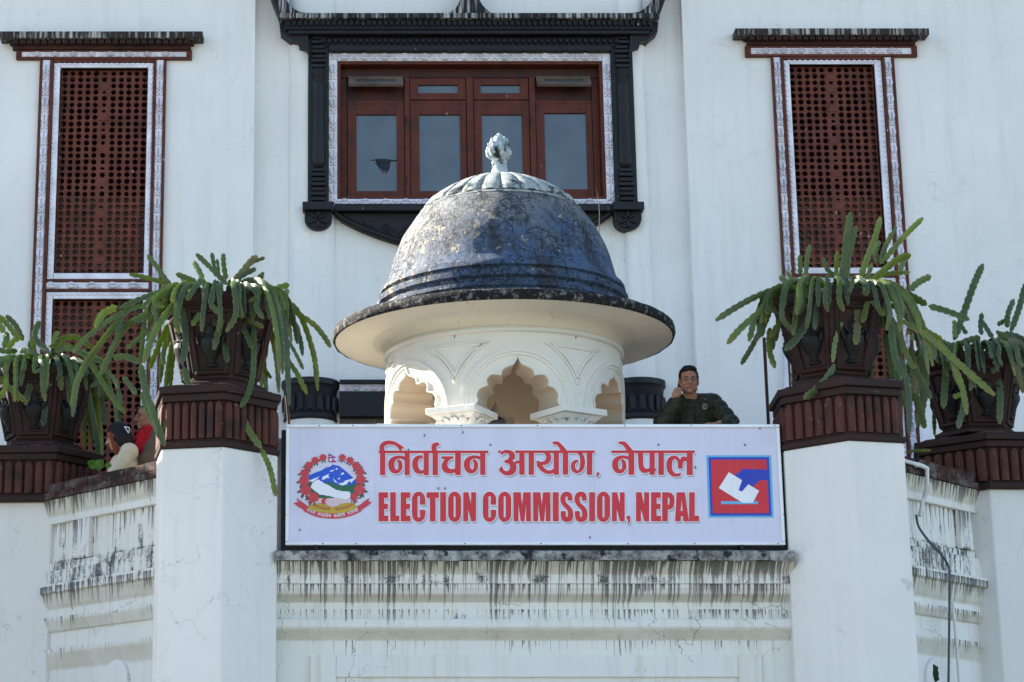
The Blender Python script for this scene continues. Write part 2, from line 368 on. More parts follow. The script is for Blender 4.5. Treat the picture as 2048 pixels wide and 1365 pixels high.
# openings
LH = [(X(121,137), ZP(548,WY), X(297,137), ZP(137,WY)), (X(121,137), 4.0, X(297,137), ZP(599,WY))]
RH = [(X(1577.5,130), ZP(537,WY), X(1748,130), ZP(130,WY)), (X(1577.5,130), 4.0, X(1748,130), ZP(590,WY))]
CH = [(X(675,126,WC), ZP(401,WC), X(1203,126,WC), ZP(126,WC))]
w = MB(); panel(w, XE0, xl, 0, ZT, WY, LH); panel(w, xr, XE1, 0, ZT, WY, RH)
w.add([(xl,WY,0),(xl,WC,0),(xl,WC,ZT),(xl,WY,ZT)], [(0,1,2,3)]); w.add([(xr,WY,0),(xr,WC,0),(xr,WC,ZT),(xr,WY,ZT)], [(0,1,2,3)])
panel(w, xl, xr, 0, ZT, WC, CH)
w.add([(XE0,WY,0),(XE0,12,0),(XE0,12,ZT),(XE0,WY,ZT)], [(0,1,2,3)]); w.add([(XE1,WY,0),(XE1,12,0),(XE1,12,ZT),(XE1,WY,ZT)], [(0,1,2,3)])
w.add([(XE0,12,0),(XE1,12,0),(XE1,12,ZT),(XE0,12,ZT)], [(0,1,2,3)])
w.build('wall', M['wall'], palace, recalc=False)
shade_blk = MB(); shade_blk.box((-9.2, .6, 0), (-8.0, 9, 7.62)); shade_blk.build('unseen_shade_block', M['wall'], palace)  # unseen block added to keep the sun off the left bay
r = MB(); r.box((XE0, WC+.1, ZT), (XE1, 12.1, ZT+.02)); r.build('roof', M['coping'], palace)
f = MB(); f.box((XE0+.05, WC+.4, 3.4), (XE1-.05, 11.9, 3.55)); f.box((XE0+.05, WC+.4, 6.3), (XE1-.05, 11.9, 6.6)); f.build('storey_floor', M['vent'], palace)
for a, b in ((577, 672), (1243, 1296)):                     # shallow rounded pilasters either side of the middle window
    x0, x1 = X(a, 300, WC), X(b, 300, WC); p = []
    for i in range(13):
        t = i/12; e = min(t, 1-t)*2; p.append((x0+(x1-x0)*t, WC - .07*math.sqrt(max(0, 1-(1-min(1, e*1.6))**2))))
    MB().vprism([(x0, WC+.02)] + p + [(x1, WC+.02)], 0, ZT).build('pilaster', M['wall'], palace, smooth=40)

# shared carved pieces
def rosette_mesh(s):
    mb = MB()
    for k in range(4):
        a = PI/4 + k*PI/2
        mb.ell((math.cos(a)*s*.52, -s*.1, math.sin(a)*s*.52), (s*.50, s*.5, s*.25), 8, 5, Matrix.Rotation(-a, 3, 'Y'))
    mb.ell((0, -s*.35, 0), (s*.2, s*.4, s*.2), 8, 5); return mb.mesh('rosette', M['trim'], 180)
def leaf_mesh(l, wd):                                       # a pair of pointed lobes along x
    mb = MB()
    for sgn in (-1, 1):
        rings = []
        for i in range(9):
            t = i/8; x = (t-.5)*l; h = wd*math.sin(PI*t)**.7
            rings.append([(x, .0, sgn*.001), (x, -.018*math.sin(PI*t), sgn*h*.2), (x, -.040*math.sin(PI*t)**.5, sgn*h*.6), (x, -.034*math.sin(PI*t)**.5, sgn*h*.92), (x, 0, sgn*h)])
        mb.loft(rings, cap=False)
    return mb.mesh('leaf', M['trim'], 60, recalc=True)
ROS, LEAF = rosette_mesh(.044), leaf_mesh(.105, .034)
def egg_row(mb, p0, p1, y, step=.052, r=.019):
    d = Vector((p1[0]-p0[0], p1[1]-p0[1])); n = max(1, int(d.length/step)); horiz = abs(d.x) > abs(d.y)
    for i in range(n):
        q = Vector(p0) + d*((i+.5)/n)
        rr = (step*.46, .011, r*.8) if horiz else (r*.8, .011, step*.46)
        mb.ell((q.x, y, q.y), rr, 8, 4)
star = []
for k in range(16):
    a = k*PI/8; star.append((math.cos(a), math.sin(a), .033 if k % 2 == 0 else .0235))
def lattice(win, x0, x1, z0, z1, y, seed):
    rnd = random.Random(seed); mb = MB(); W = x1-x0
    cw = W/11.25; nr = round((z1-z0)/.0675); ch = (z1-z0)/nr
    xs = [x0]
    for c in range(11): xs.append(xs[-1] + (cw*1.25 if c == 5 else cw))
    for rI in range(nr):
        za = z0 + rI*ch
        mb_row = []
        for c in range(11):
            a, b = xs[c], xs[c+1]; cx, cz = (a+b)/2 + rnd.uniform(-.002,.002), za+ch/2 + rnd.uniform(-.002,.002)
            dy = y + rnd.uniform(-.0015, .0015)
            if c == 5 and (rI % 5 == 4 or rnd.random() < .05):
                mb.sheet(rect(a, za, b, za+ch), dy-.004); continue
            k = (.8 if c == 5 and rI % 3 else 1)*rnd.uniform(.92, 1.06)
            h = [(cx+p*s*k, cz+q*s*k*(.72 if c == 5 and rI % 3 == 1 else 1)) for p, q, s in star]
            mb.sheet(rect(a, za, b, za+ch), dy, [h])
            n = len(h); mb.add([(p[0], dy, p[1]) for p in h] + [(p[0], dy+.045, p[1]) for p in h], [(i, (i+1) % n, n+(i+1) % n, n+i) for i in range(n)])
    mb.build('lattice_screen', M['terracotta'], win, recalc=False)
def lattice_window(spec, holes, seed, label):
    """terracotta lattice between carved white and red mouldings under a stone drip slab"""
    s = spec; ref = s['ref']; x = lambda px: X(px, ref)
    zz = lambda py: ZP(py, WY)
    F = MB(); T = MB()                                       # red bars, white carved bands
    ol, or_ = x(s['ol']), x(s['or']); wl0, wl1, rl1 = x(s['wl0']), x(s['wl1']), x(s['rl1'])
    wr0, wr1, rr0 = x(s['wr0']), x(s['wr1']), x(s['rr0'])
    zf0, zf1, zw0, zw1 = zz(s['fb']), zz(s['ft']), zz(s['wb']), zz(s['wt'])
    fx0, fx1 = x(s['fx0']), x(s['fx1']); bot = 3.9; e = .004
    # frieze under the cornice
    F.box((fx0, WY-.045, zw1), (fx1, WY+.01, zf1)); F.box((fx0, WY-.045, zf0), (fx1, WY+.01, zw0))
    F.box((fx0, WY-.045, zw0), (fx0+.055, WY+.01, zw1)); F.box((fx1-.055, WY-.045, zw0), (fx1, WY+.01, zw1))
    T.box((fx0+.055, WY-.03, zw0), (fx1-.055, WY+.008, zw1))
    for a, b in ((ol, wl0), (wl1, rl1), (rr0, wr0), (wr1, or_)): F.box((a, WY-.045, bot), (b, WY+.01, zf0-e))
    T.box((wl0, WY-.03, bot), (wl1, WY+.008, zf0-e)); T.box((wr0, WY-.03, bot), (wr1, WY+.008, zf0-e))
    # inner egg bands round each opening
    G = MB(); E = MB()
    for k, (hx0, hz0, hx1, hz1) in enumerate(holes):
        top = zf0-.03 if k == 0 else zz(s['m3'])
        F.box((rl1+e, WY-.04, top), (rr0-e, WY+.01, top+.03 if k == 0 else zz(s['m2'])))
        G.box((rl1+e, WY-.025, bot if k else hz0-.06), (hx0-.0, WY+.2, top-e)); G.box((hx1, WY-.025, bot if k else hz0-.06), (rr0-e, WY+.2, top-e))
        G.box((hx0+e, WY-.025, hz1), (hx1-e, WY+.2, top-e))
        if k == 0: G.box((hx0+e, WY-.025, hz0-.06), (hx1-e, WY+.2, hz0))
        mz = (hz0-.06 if k == 0 else bot)
        egg_row(E, ((rl1+hx0)/2-.008, mz+.02), ((rl1+hx0)/2-.008, top-.03), WY-.026); egg_row(E, ((rr0+hx1)/2+.008, mz+.02), ((rr0+hx1)/2+.008, top-.03), WY-.026)
        egg_row(E, (rl1+.03, (hz1+top)/2+.008), (rr0-.03, (hz1+top)/2+.008), WY-.026)
    m0, m1, m2 = zz(s['m0']), zz(s['m1']), zz(s['m2'])       # the carved bar between upper and lower lattice
    F.box((rl1+e, WY-.045, m1), (rr0-e, WY+.01, holes[0][1]-.06-e)); T.box((rl1+e, WY-.03, m2+e), (rr0-e, WY+.008, m1-e))
    win = F.build('lattice_window', M['wood'], palace, bevel=.004, label=label)
    T.build('carved_band', M['trim'], win); G.build('inner_moulding', M['trim'], win, bevel=.004); E.build('egg_moulding', M['trim'], win, smooth=180, kind='stuff')
    for i, h in enumerate(holes): lattice(win, h[0]+.001, h[2]-.001, h[1] + .001, h[3]-.001, WY+.055, seed+i)
    # drip slab, dentils, stepped bed mould
    sx0, sx1 = x(s['sx0']), x(s['sx1']); D = MB()
    D.box((sx0, WY-.16, zz(s['sb'])-.02), (sx1, WY+.02, zz(s['st'])-.02)); D.build('drip_slab', M['slab'], win, bevel=.008)
    db, dt = zf1+.05, zz(s['sb'])-.022; dx0, dx1 = x(s['dx0']), x(s['dx1'])
    C = MB(); C.box((dx0+.06, WY-.065, zf1+.002), (dx1-.06, WY+.01, db)); C.box((dx0+.03, WY-.09, db+.001), (dx1-.03, WY+.01, dt)); C.build('bed_mould', M['lintel'], win)
    n = 25; dm = MB().box((-.026, -.038, -.028), (.026, .0, .028)).mesh('dentil', M['terra_dark'])
    for i in range(n): inst('dentil', dm, win, (dx0+.06+(dx1-dx0-.12)*(i+.5)/n, WY-.091, (db+dt)/2))
    # rosettes and leaves
    zc = (zw0+zw1)/2; n = 9; pitch = (fx1-fx0-.12)/n; sc = (zw1-zw0)/.085
    for i in range(n):
        xx = fx0+.06+pitch*(i+.35); inst('rosette', ROS, win, (xx, WY-.032, zc), sc=min(1.1, sc)); inst('leaf', LEAF, win, (xx+pitch*.47 if i < 5 else xx-pitch*.47, WY-.030, zc), sc=(pitch/.2, 1, sc))
    for a, b in ((wl0, wl1), (wr0, wr1)):
        xc = (a+b)/2; k = (b-a)/.075; n = int((zf0-4.35)/.175)
        for i in range(n):
            zq = zf0-.05-.175*i
            inst('leaf', LEAF, win, (xc, WY-.030, zq-.055), ry=R(90), sc=(1.05, 1, k)); inst('rosette', ROS, win, (xc, WY-.032, zq-.13), sc=k*.95)
    n = 5; zc = (m1+m2)/2; wd = rr0-rl1
    for i in range(n): inst('rosette', ROS, win, (rl1+wd*(i+.55)/n, WY-.032, zc), sc=.9); inst('leaf', LEAF, win, (rl1+wd*(i+.05)/n+.035, WY-.030, zc), sc=(1, 1, .95))
    # the splayed white side wings low down
    for sg, xb in ((-1, ol), (1, or_)):
        zt = zz(690); pts = [(xb, 4.2), (xb+sg*.34, 4.2), (xb+sg*.24, 4.85), (xb+sg*.13, 5.35), (xb+sg*.05, 5.9), (xb+sg*.015, zt), (xb, zt)]
        MB().prism(pts, WY-.05, WY+.01).build('side_wing', M['trim'], win)
    return win
lattice_window(dict(ref=125, ol=81, wl0=86.5, wl1=101.5, rl1=108.5, rr0=308.5, wr0=314, wr1=328, **{'or': 333.5}, fx0=33, fx1=384, fb=122, ft=103.6, wb=117, wt=106.5,
    sx0=2, sx1=407, st=71, sb=84.5, dx0=14, dx1=394, m0=561, m1=566, m2=580, m3=585), LH, 3, 'lattice window beside the woman in cream, left of the middle window')
lattice_window(dict(ref=118, ol=1541, wl0=1545.5, wl1=1558.5, rl1=1565, rr0=1761, wr0=1767, wr1=1780, **{'or': 1786}, fx0=1490, fx1=1833, fb=116.5, ft=94.5, wb=111.5, wt=98.5,
    sx0=1467, sx1=1853, st=65, sb=78, dx0=1482, dx1=1841, m0=552, m1=557, m2=571, m3=577), RH, 9, 'lattice window above the tallest cactus')

# ------------------------------------------------------------------ the carved middle window
YF = WC                                                     # wall face here
q = lambda px, py, Y=WC: PXZ(px, py, Y)
def zx(x2, y2): return (520 + x2/2.4976, y2/2.4976)         # from the enlarged crop to photograph pixels
hx0, hz0, hx1, hz1 = CH[0]
F = MB(); t = .03
for a, b, c, d in ((hx0, hz0, hx0+t, hz1), (hx1-t, hz0, hx1, hz1), (hx0+t, hz1-t, hx1-t, hz1), (hx0+t, hz0, hx1-t, hz0+t)): F.box((a, YF-.035, b), (c, YF+.20, d))
cw = F.build('carved_window', M['wood'], palace, bevel=.004, label='wide middle window in a black carved surround with four sashes')
T = MB(); wb = .082
T.box((hx0-wb, YF-.05, hz0-wb), (hx0-.003, YF+.01, hz1+wb)); T.box((hx1+.003, YF-.05, hz0-wb), (hx1+wb, YF+.01, hz1+wb))
T.box((hx0, YF-.05, hz1+.003), (hx1, YF+.01, hz1+wb)); T.box((hx0, YF-.05, hz0-wb), (hx1, YF+.01, hz0-.003))
T.build('carved_band', M['trim'], cw, bevel=.003)
n = 14; W = hx1-hx0+2*wb
for zc in (hz1+wb/2, hz0-wb/2):
    for i in range(n):
        xx = hx0-wb+W*(i+.25)/n; inst('rosette', ROS, cw, (xx, YF-.052, zc), sc=.95)
        if i < n-1: inst('leaf', LEAF, cw, (xx+W/n*.5, YF-.050, zc), sc=(1.1, 1, 1.05))
for xc in (hx0-wb/2, hx1+wb/2):
    for i in range(8):
        zq = hz1-.06-(hz1-hz0)*i/8; inst('leaf', LEAF, cw, (xc, YF-.050, zq-.03), ry=R(90), sc=(1.1, 1, 1.05)); inst('rosette', ROS, cw, (xc, YF-.052, zq-.115), sc=.95)
# posts, sashes, panes, transoms
YS = YF+.10
Hd = MB(); zt0 = ZP(157, YS); Hd.box((hx0+t, YS-.02, zt0), (hx1-t, YS+.08, hz1-t-.002)); Hd.build('head_board', M['wood_dark'], cw)
ztr = ZP(205, YS); zbt = hz0+t
cx_ = [zx(v, 600)[0] for v in (392, 435, 722, 748, 1032, 1066, 1346, 1376, 1660, 1705)]
xs = [PT(v, 240, YS).x for v in cx_]; xs[0] = hx0+t; xs[-1] = hx1-t
Po = MB()
for i in (0, 2, 4, 6, 8): Po.box((xs[i]+.001, YS-.03 if i in (2, 4, 6) else YS-.005, zbt), (xs[i+1]-.001, YS+.06, zt0-.002))
Po.build('post', M['wood'], cw, bevel=.004)
for i in (1, 3, 5, 7):
    Q = MB(); Q.box((xs[i]+.001, YS, ztr-.02), (xs[i+1]-.001, YS+.06, ztr+.02)); Q.build('transom', M['wood'], cw, bevel=.003)
gl = [(482, 682, 575, 957), (795, 998, 575, 957), (1107, 1308, 575, 957), (1420, 1628, 568, 948)]
for k, i in enumerate((1, 3, 5, 7)):
    x0, x1 = xs[i]+.004, xs[i+1]-.004; z0, z1 = zbt+.004, ztr-.024
    a, b, c, d = gl[k]; g0, g1 = PT(*zx(a, 600), YS).x, PT(*zx(b, 600), YS).x; zc0, zc1 = ZP(zx(0, d)[1], YS), ZP(zx(0, c)[1], YS)
    S = MB(); y0, y1 = YS-.012, YS+.035
    S.box((x0, y0, z0), (g0, y1, z1)); S.box((g1, y0, z0), (x1, y1, z1)); S.box((g0, y0, zc1), (g1, y1, z1)); S.box((g0, y0, z0), (g1, y1, zc0))
    sash = S.build('sash', M['wood'], cw, bevel=.003)
    Pn = MB(); Pn.box((g0-.005, YS+.012, zc0-.005), (g1+.005, YS+.018, zc1+.005)); Pn.build('pane', M['glass'], cw)
    if k in (1, 2):                                         # fixed fanlights
        a, b = ((790, 988), (1102, 1298))[k-1]; h0, h1 = PT(*zx(a, 440), YS).x, PT(*zx(b, 440), YS).x; u0, u1 = ZP(zx(0, 468)[1], YS), ZP(zx(0, 427)[1], YS)
        S = MB(); za, zb = ztr+.024, zt0-.004
        S.box((x0, y0, za), (h0, y1, zb)); S.box((h1, y0, za), (x1, y1, zb)); S.box((h0, y0, u1), (h1, y1, zb)); S.box((h0, y0, za), (h1, y1, u0))
        S.build('fanlight_frame', M['wood'], cw, bevel=.003); Pn = MB(); Pn.box((h0-.004, YS+.012, u0-.004), (h1+.004, YS+.018, u1+.004)); Pn.build('pane', M['glass'], cw)
    else:                                                   # top hung flaps standing open
        th = R(38); L = .155; xa, xb = x0+.01, x1-.01; top = Vector((0, YS-.02, zt0-.012)); dn = Vector((0, -math.sin(th), -math.cos(th))); nn = Vector((0, -math.cos(th), math.sin(th)))
        V = MB()
        def board(xa, xb, s0, s1, t0, t1):
            V.add([tuple(Vector((xx, 0, 0)) + top + dn*s + nn*tt) for xx in (xa, xb) for s in (s0, s1) for tt in (t0, t1)], [(0,1,3,2),(4,5,7,6),(0,1,5,4),(2,3,7,6),(0,2,6,4),(1,3,7,5)])
        board(xa, xb, 0, L*.30, 0, .03); board(xa, xb, L*.66, L, 0, .03); board(xa, xa+.08, L*.30, L*.66, 0, .03); board(xb-.08, xb, L*.30, L*.66, 0, .03)
        V.build('vent_flap', M['vent'], cw, bevel=.002)
        V = MB(); board(xa+.08, xb-.08, L*.30, L*.66, .008, .014); V.build('vent_pane', M['glass'], cw)
        Bk = MB(); Bk.box((x0, YS+.03, ztr+.022), (x1, YS+.05, zt0-.003)); Bk.build('vent_board', M['wood_dark'], cw)
for i in (2, 6):
    for zz_ in (.2, .8):
        Hn = MB(); Hn.box((xs[i]+.006, YS-.036, zbt+(ztr-zbt)*zz_-.04), (xs[i]+.02, YS-.029, zbt+(ztr-zbt)*zz_+.04)); Hn.build('hinge', M['black'], cw)
# black surround: jambs with carved pilasters
YJ = YF-.12
jl0, jl1 = X(616, 300, WC), hx0-wb-.003; jr0, jr1 = hx1+wb+.003, X(1269, 300, WC)
zj0, zj1 = ZP(414, WC), ZP(76.5, WC)
for a, b in ((jl0, jl1), (jr0, jr1)):
    J = MB(); J.box((a, YF-.09, zj0), (b, YF+.01, zj1)); jb = J.build('jamb', M['black'], cw, bevel=.004)
    xm, wd = (a+b)/2, (b-a)*.34; H = zj1-zj0
    P = MB(); prof = []
    z = zj1-.02
    for k in range(7):                                      # turned rings above and below a fluted bulb
        P.box((xm-wd*(1 if k % 2 else .86), YF-.125-(.012 if k % 2 else 0), z-.04), (xm+wd*(1 if k % 2 else .86), YF-.088, z-.006)); z -= .05
    zb = zj0+.03
    for k in range(7): P.box((xm-wd*(1 if k % 2 else .86), YF-.125-(.012 if k % 2 else 0), zb), (xm+wd*(1 if k % 2 else .86), YF-.088, zb+.034)); zb += .05
    hh = z-zb
    P.loft([[(xm+wd*rr*math.cos(R(180+i*18)), YF-.085-.06*rr*math.sin(R(i*18)), zb+hh*tt) for i in range(11)] for tt, rr in ((0,.6),(.03,.9),(.08,.98),(.5,.86),(.84,.92),(.9,.7),(.94,.98),(1,.8))], closed=True)
    P.build('pilaster', M['black'], cw, bevel=.003)
    for sgn in (-1, 0, 1):                                  # strings of small beads down the bulb
        Bd = MB()
        for k in range(24): Bd.ell((xm+sgn*wd*.5, YF-.13+abs(sgn)*.012, zb+hh*(.06+.032*k)), (.009, .009, .009), 6, 4)
        Bd.build('bead_string', M['black'], cw, smooth=180)
# lintel stages
def bar(name, x0, x1, z0, z1, y, m='black', bev=.004): return MB().box((x0, y, z0), (x1, YF+.01, z1)).build(name, M[m], cw, bevel=bev)
lz = [ZP(v, WC-.1) for v in (104, 93, 90, 75.5, 74, 68, 48, 36)]
bx0, bx1 = X(640, 90, WC), X(1236, 90, WC)
bar('lintel', jl1+.001, jr0-.001, hz1+wb+.002, lz[1]-.001, YF-.13)
bar('bead_ground', bx0, bx1, lz[1], lz[3], YF-.11)
bar('architrave', X(578, 70, WC), X(1293, 70, WC), lz[3]+.001, lz[5], YF-.2)
bar('frieze', X(570, 60, WC), X(1300, 60, WC), lz[5]+.001, lz[6]-.02, YF-.22)
bar('cornice', X(561, 45, WC), X(1310, 45, WC), lz[6]-.019, lz[7]-.03, YF-.30, 'ridge')
bead = MB().ell((0, 0, 0), (.022, .03, .034), 10, 7).mesh('bead', M['black'], 180); n = 48
for i in range(n): inst('bead', bead, cw, (bx0+(bx1-bx0)*(i+.5)/n, YF-.13, (lz[1]+lz[3])/2))
for i in range(64):                                         # hanging leaf tips below the cornice
    if i == 0: tip = MB().prism([(-.018,.03),(-.02,0),(0,-.032),(.02,0),(.018,.03)], -.02, .01).mesh('leaf_tip', M['black'])
    inst('leaf_tip', tip, cw, (X(572, 60, WC)+(X(1298, 60, WC)-X(572, 60, WC))*(i+.5)/64, YF-.235, lz[6]-.055))
def mirror(pts, xc): return [(2*xc-p[0], p[1]) for p in pts]
xm = (X(561, 45, WC)+X(1310, 45, WC))/2
ear = smoothpoly([zx(240, 190), zx(95, 100), zx(103, 172, ), zx(140, 200)+(1,), zx(150, 212), zx(190, 222)+(1,), zx(196, 246), zx(235, 262)+(1,), zx(241, 300), zx(250, 300)], 4)
ear = [q(*p, WC-.1) for p in ear]
horn = smoothpoly([zx(95, 92), zx(80, 55)+(1,), zx(58, 0)+(1,), zx(38, -60)+(1,), zx(10, -115), zx(70, -90)+(1,), zx(112, -20)+(1,), zx(150, 45)+(1,), zx(195, 78)+(1,), zx(235, 86), zx(235, 96), zx(100, 96)], 5)
horn = [q(*p, WC-.15) for p in horn]
for s_ in (0, 1):
    MB().prism(mirror(ear, xm) if s_ else ear, YF-.16, YF+.01).build('bracket', M['black'], cw, bevel=.004)
    MB().prism(mirror(horn, xm) if s_ else horn, YF-.26, YF-.02).build('horn', M['ridge'], cw, bevel=.006)
pin = smoothpoly([zx(930, 92), zx(940, 82)+(1,), zx(975, 60)+(1,), zx(1000, 10)+(1,), zx(1015, -40)+(1,), zx(1042, -110), zx(1070, -40)+(1,), zx(1085, 0)+(1,), zx(1108, 45)+(1,), zx(1145, 80)+(1,), zx(1160, 92)], 5)
MB().prism([q(*p, WC-.15) for p in pin], YF-.25, YF-.02).build('pinnacle', M['ridge'], cw, bevel=.006)
# foot blocks with a flower, apron with rope border and scrolls
def cz2(x2, y2): return (520 + x2/6.4, 380 + y2/6.4)
zb1, zb0 = ZP(415.5, WC), ZP(431, WC)
xA = (jl0+jl1)/2; xB = (jr0+jr1)/2
petal = MB().ell((0, 0, .052), (.02, .016, .045), 8, 6).mesh('petal', M['black'], 180)
for xc in (xA, xB):
    MB().box((xc-.155, YF-.20, zb0), (xc+.155, YF+.01, zb1)).build('foot_block', M['black'], cw, bevel=.006)
    tongue = [(xc-.135, zb0-.002)] + [(xc-.135*math.cos(R(a)), zb0-.075-.115*math.sin(R(a))) for a in range(0, 181, 12)] + [(xc+.135, zb0-.002)]
    MB().prism(tongue, YF-.13, YF+.01).build('tongue', M['black'], cw, bevel=.008)
    inner = [(xc+(p[0]-xc)*.8, zb0-.09+(p[1]-zb0+.09)*.8) for p in tongue]
    MB().tube([(p[0], YF-.132, p[1]) for p in inner + inner[:1]], .006, 6).build('bead_line', M['black'], cw, smooth=180)
    for k in range(6): inst('petal', petal, cw, (xc, YF-.136, zb0-.075), ry=k*PI/3)
ax0, ax1 = xA+.16, xB-.16; xm = (ax0+ax1)/2
bar('sill', ax0, ax1, ZP(431, WC), hz0-wb-.002, YF-.16)
zA = ZP(431, WC)-.002
arc = [(ax0+(ax1-ax0)*i/40, zA-.02-.40*math.sin(PI*i/40)**.75) for i in range(41)]
MB().prism([(ax0, zA)] + arc + [(ax1, zA)], YF-.07, YF+.01).build('apron', M['black'], cw, bevel=.005)
Rp = MB(); Rp.tube([(p[0], YF-.075, p[1]+.035) for p in arc], .032, 8); Rp.build('rope_border', M['black'], cw, smooth=60)
for s_ in (1, -1):
    Sc = MB()
    for k in range(3):
        x0 = ax0+.30+k*.22; zc = zA-.15-.03*k; rr = .055+.012*k
        Sc.tube([((x0 if s_ == 1 else 2*xm-x0)+s_*rr*(1-i/34)*math.cos(i*.42+1.5), YF-.075, zc+rr*(1-i/34)*math.sin(i*.42+1.5)) for i in range(30)], .008, 6)
        Sc.tube([((x0 if s_ == 1 else 2*xm-x0)+s_*(t_*.22), YF-.074, zc-.03+.05*math.sin(t_*6.3)) for t_ in [i/10 for i in range(11)]], .007, 6)
    Sc.build('scroll_relief', M['black'], cw, smooth=180)
# ------------------------------------------------------------------ terrace doorway with black capitals
YD = WC
door = thing('terrace_doorway', 'black doorway surround with two fluted capitals, half hidden behind the domed pavilion', 'doorway', (0, YD, 3.55))
lotus = MB().loft([[(.032*w_*math.cos(R(180-a)), -.02-.022*w_*math.sin(R(a)), z_) for a in range(0, 181, 30)] for z_, w_ in ((0, .8), (.11, 1), (.19, .95), (.225, .5), (.238, .05))]).mesh('lotus_leaf', M['black'], 50)
for u0, u1 in ((562, 679), (1248, 1334)):
    x0, x1 = X(u0, 770, YD-.1), X(u1, 770, YD-.1)
    if u0 > 1000: x0 = x1-.54
    xc, rr = (x0+x1)/2, (x1-x0)/2
    zt, zs, zl, zn, zb = (ZP(v, YD-.2) for v in (757, 768, 785, 824, 838))
    c = MB().lathe([(rr*.86, 3.5), (rr*.86, zb-.002)], (xc, YD, 0), 48); c.build('column_shaft', M['wall'], door, smooth=40)
    prof = [(rr*.9, zb), (rr*.93, zb+.02), (rr*.9, zb+.055), (rr*.93, zn), (rr*.88, zn+.01), (rr*.86, zn+.04), (rr*.86, zl-.02), (rr*.90, zl), (rr*.92, zs-.03), (rr*.98, zs-.004), (rr, zs), (rr, zt)]
    c = MB().lathe(prof, (xc, YD, 0), 48); cap = c.build('capital', M['black'], door, smooth=30)
    for k in range(-4, 5):
        a = k*R(20); s_ = (zl-zn-.03)/.238; inst('lotus_leaf', lotus, door, (xc+rr*.85*math.sin(a), YD-rr*.85*math.cos(a), zn+.02), rz=a, sc=(rr/.30, rr/.30, s_))
x0, x1 = X(679, 800, YD-.1), X(1250, 800, YD-.1)
z = [ZP(v, YD-.1) for v in (834, 783, 769, 762)]
b = MB().box((x0, YD-.12, z[0]), (x1, YD+.01, z[1]-.002)).box((x0, YD-.16, z[2]+.001), (x1, YD+.01, z[3])); b.build('beam', M['black'], door, bevel=.004)
b = MB().box((x0, YD-.10, z[1]), (x1, YD+.01, z[2]-.001)); b.build('carved_band', M['trim'], door)
for i in range(16):
    xx = x0+.08+(x1-x0)*i/16; inst('rosette', ROS, door, (xx, YD-.102, (z[1]+z[2])/2), sc=.85); inst('leaf', LEAF, door, (xx+.083, YD-.1, (z[1]+z[2])/2), sc=(.85, 1, .85))
b = MB()
for i in range(8): b.box((x0+(x1-x0)*i/8+.004, YD-.03, 3.6), (x0+(x1-x0)*(i+1)/8-.004, YD+.005, z[0]-.003))
b.build('door_leaf', M['vent'], door)
# ------------------------------------------------------------------ the bow-fronted balcony
FLOOR = 3.55
balc = thing('balcony', 'weathered white bow-fronted balcony with angled piers and red pedestals, below the signboard', 'balcony', (.1, .3, 0))
def hexa(A, B, C, s=1.0):
    P = (B[0]+C[0]-A[0], B[1]+C[1]-A[1]); h = [A, C, None, None, None, B]
    h[2] = (2*P[0]-B[0], 2*P[1]-B[1]); h[3] = (2*P[0]-A[0], 2*P[1]-A[1]); h[4] = (2*P[0]-C[0], 2*P[1]-C[1])
    return [(P[0]+(p[0]-P[0])*s, P[1]+(p[1]-P[1])*s) for p in h], P
def xy(u, v, Y): p = PT(u, v, Y); return (p.x, p.y)
PL = (xy(447, 893, -.4), xy(323, 898, -.3), xy(555.5, 905, -.05))
PR = (xy(1697, 881, -.4), xy(1567, 902, 0), xy(1808, 887, -.3))
a = xy(110, 1000, 1.95); PFL = (a, (a[0]-.54, a[1]+.03), (a[0]+.32, a[1]+.40))
a = xy(1980, 978, 1.62); PFR = (a, (a[0]-.44, a[1]+.42), (a[0]+.55, a[1]+.02))
z0L, z0R = PT(447, 893.5, -.4).z, PT(1697, 881, -.4).z
piers = []
for (A, B, C), zt, sc in ((PL, z0L, 1), (PR, z0R, 1), (PFL, z0L, .84), (PFR, z0R, .92)):
    h, P = hexa(A, B, C, sc); piers.append((h, P, zt))
    MB().vprism(h, 0, zt).build('pier', M['pier'], balc, bevel=.012)
def flute_mesh(w, h, d):
    rings = []
    for z, k in [(0, 1), (h*.4, 1), (h*.74, 1), (h*.84, .92), (h*.91, .76), (h*.965, .5), (h, .06)]:
        rings.append([(w*.5*k*math.cos(PI-PI*i/8), -d*(.35+.65*math.sin(PI*i/8)**.8)*(k**.5) if 0 < i < 8 else 0, z) for i in range(9)])
    return MB().loft(rings).mesh('flute', M['terra_flute'], 50)
pots = []
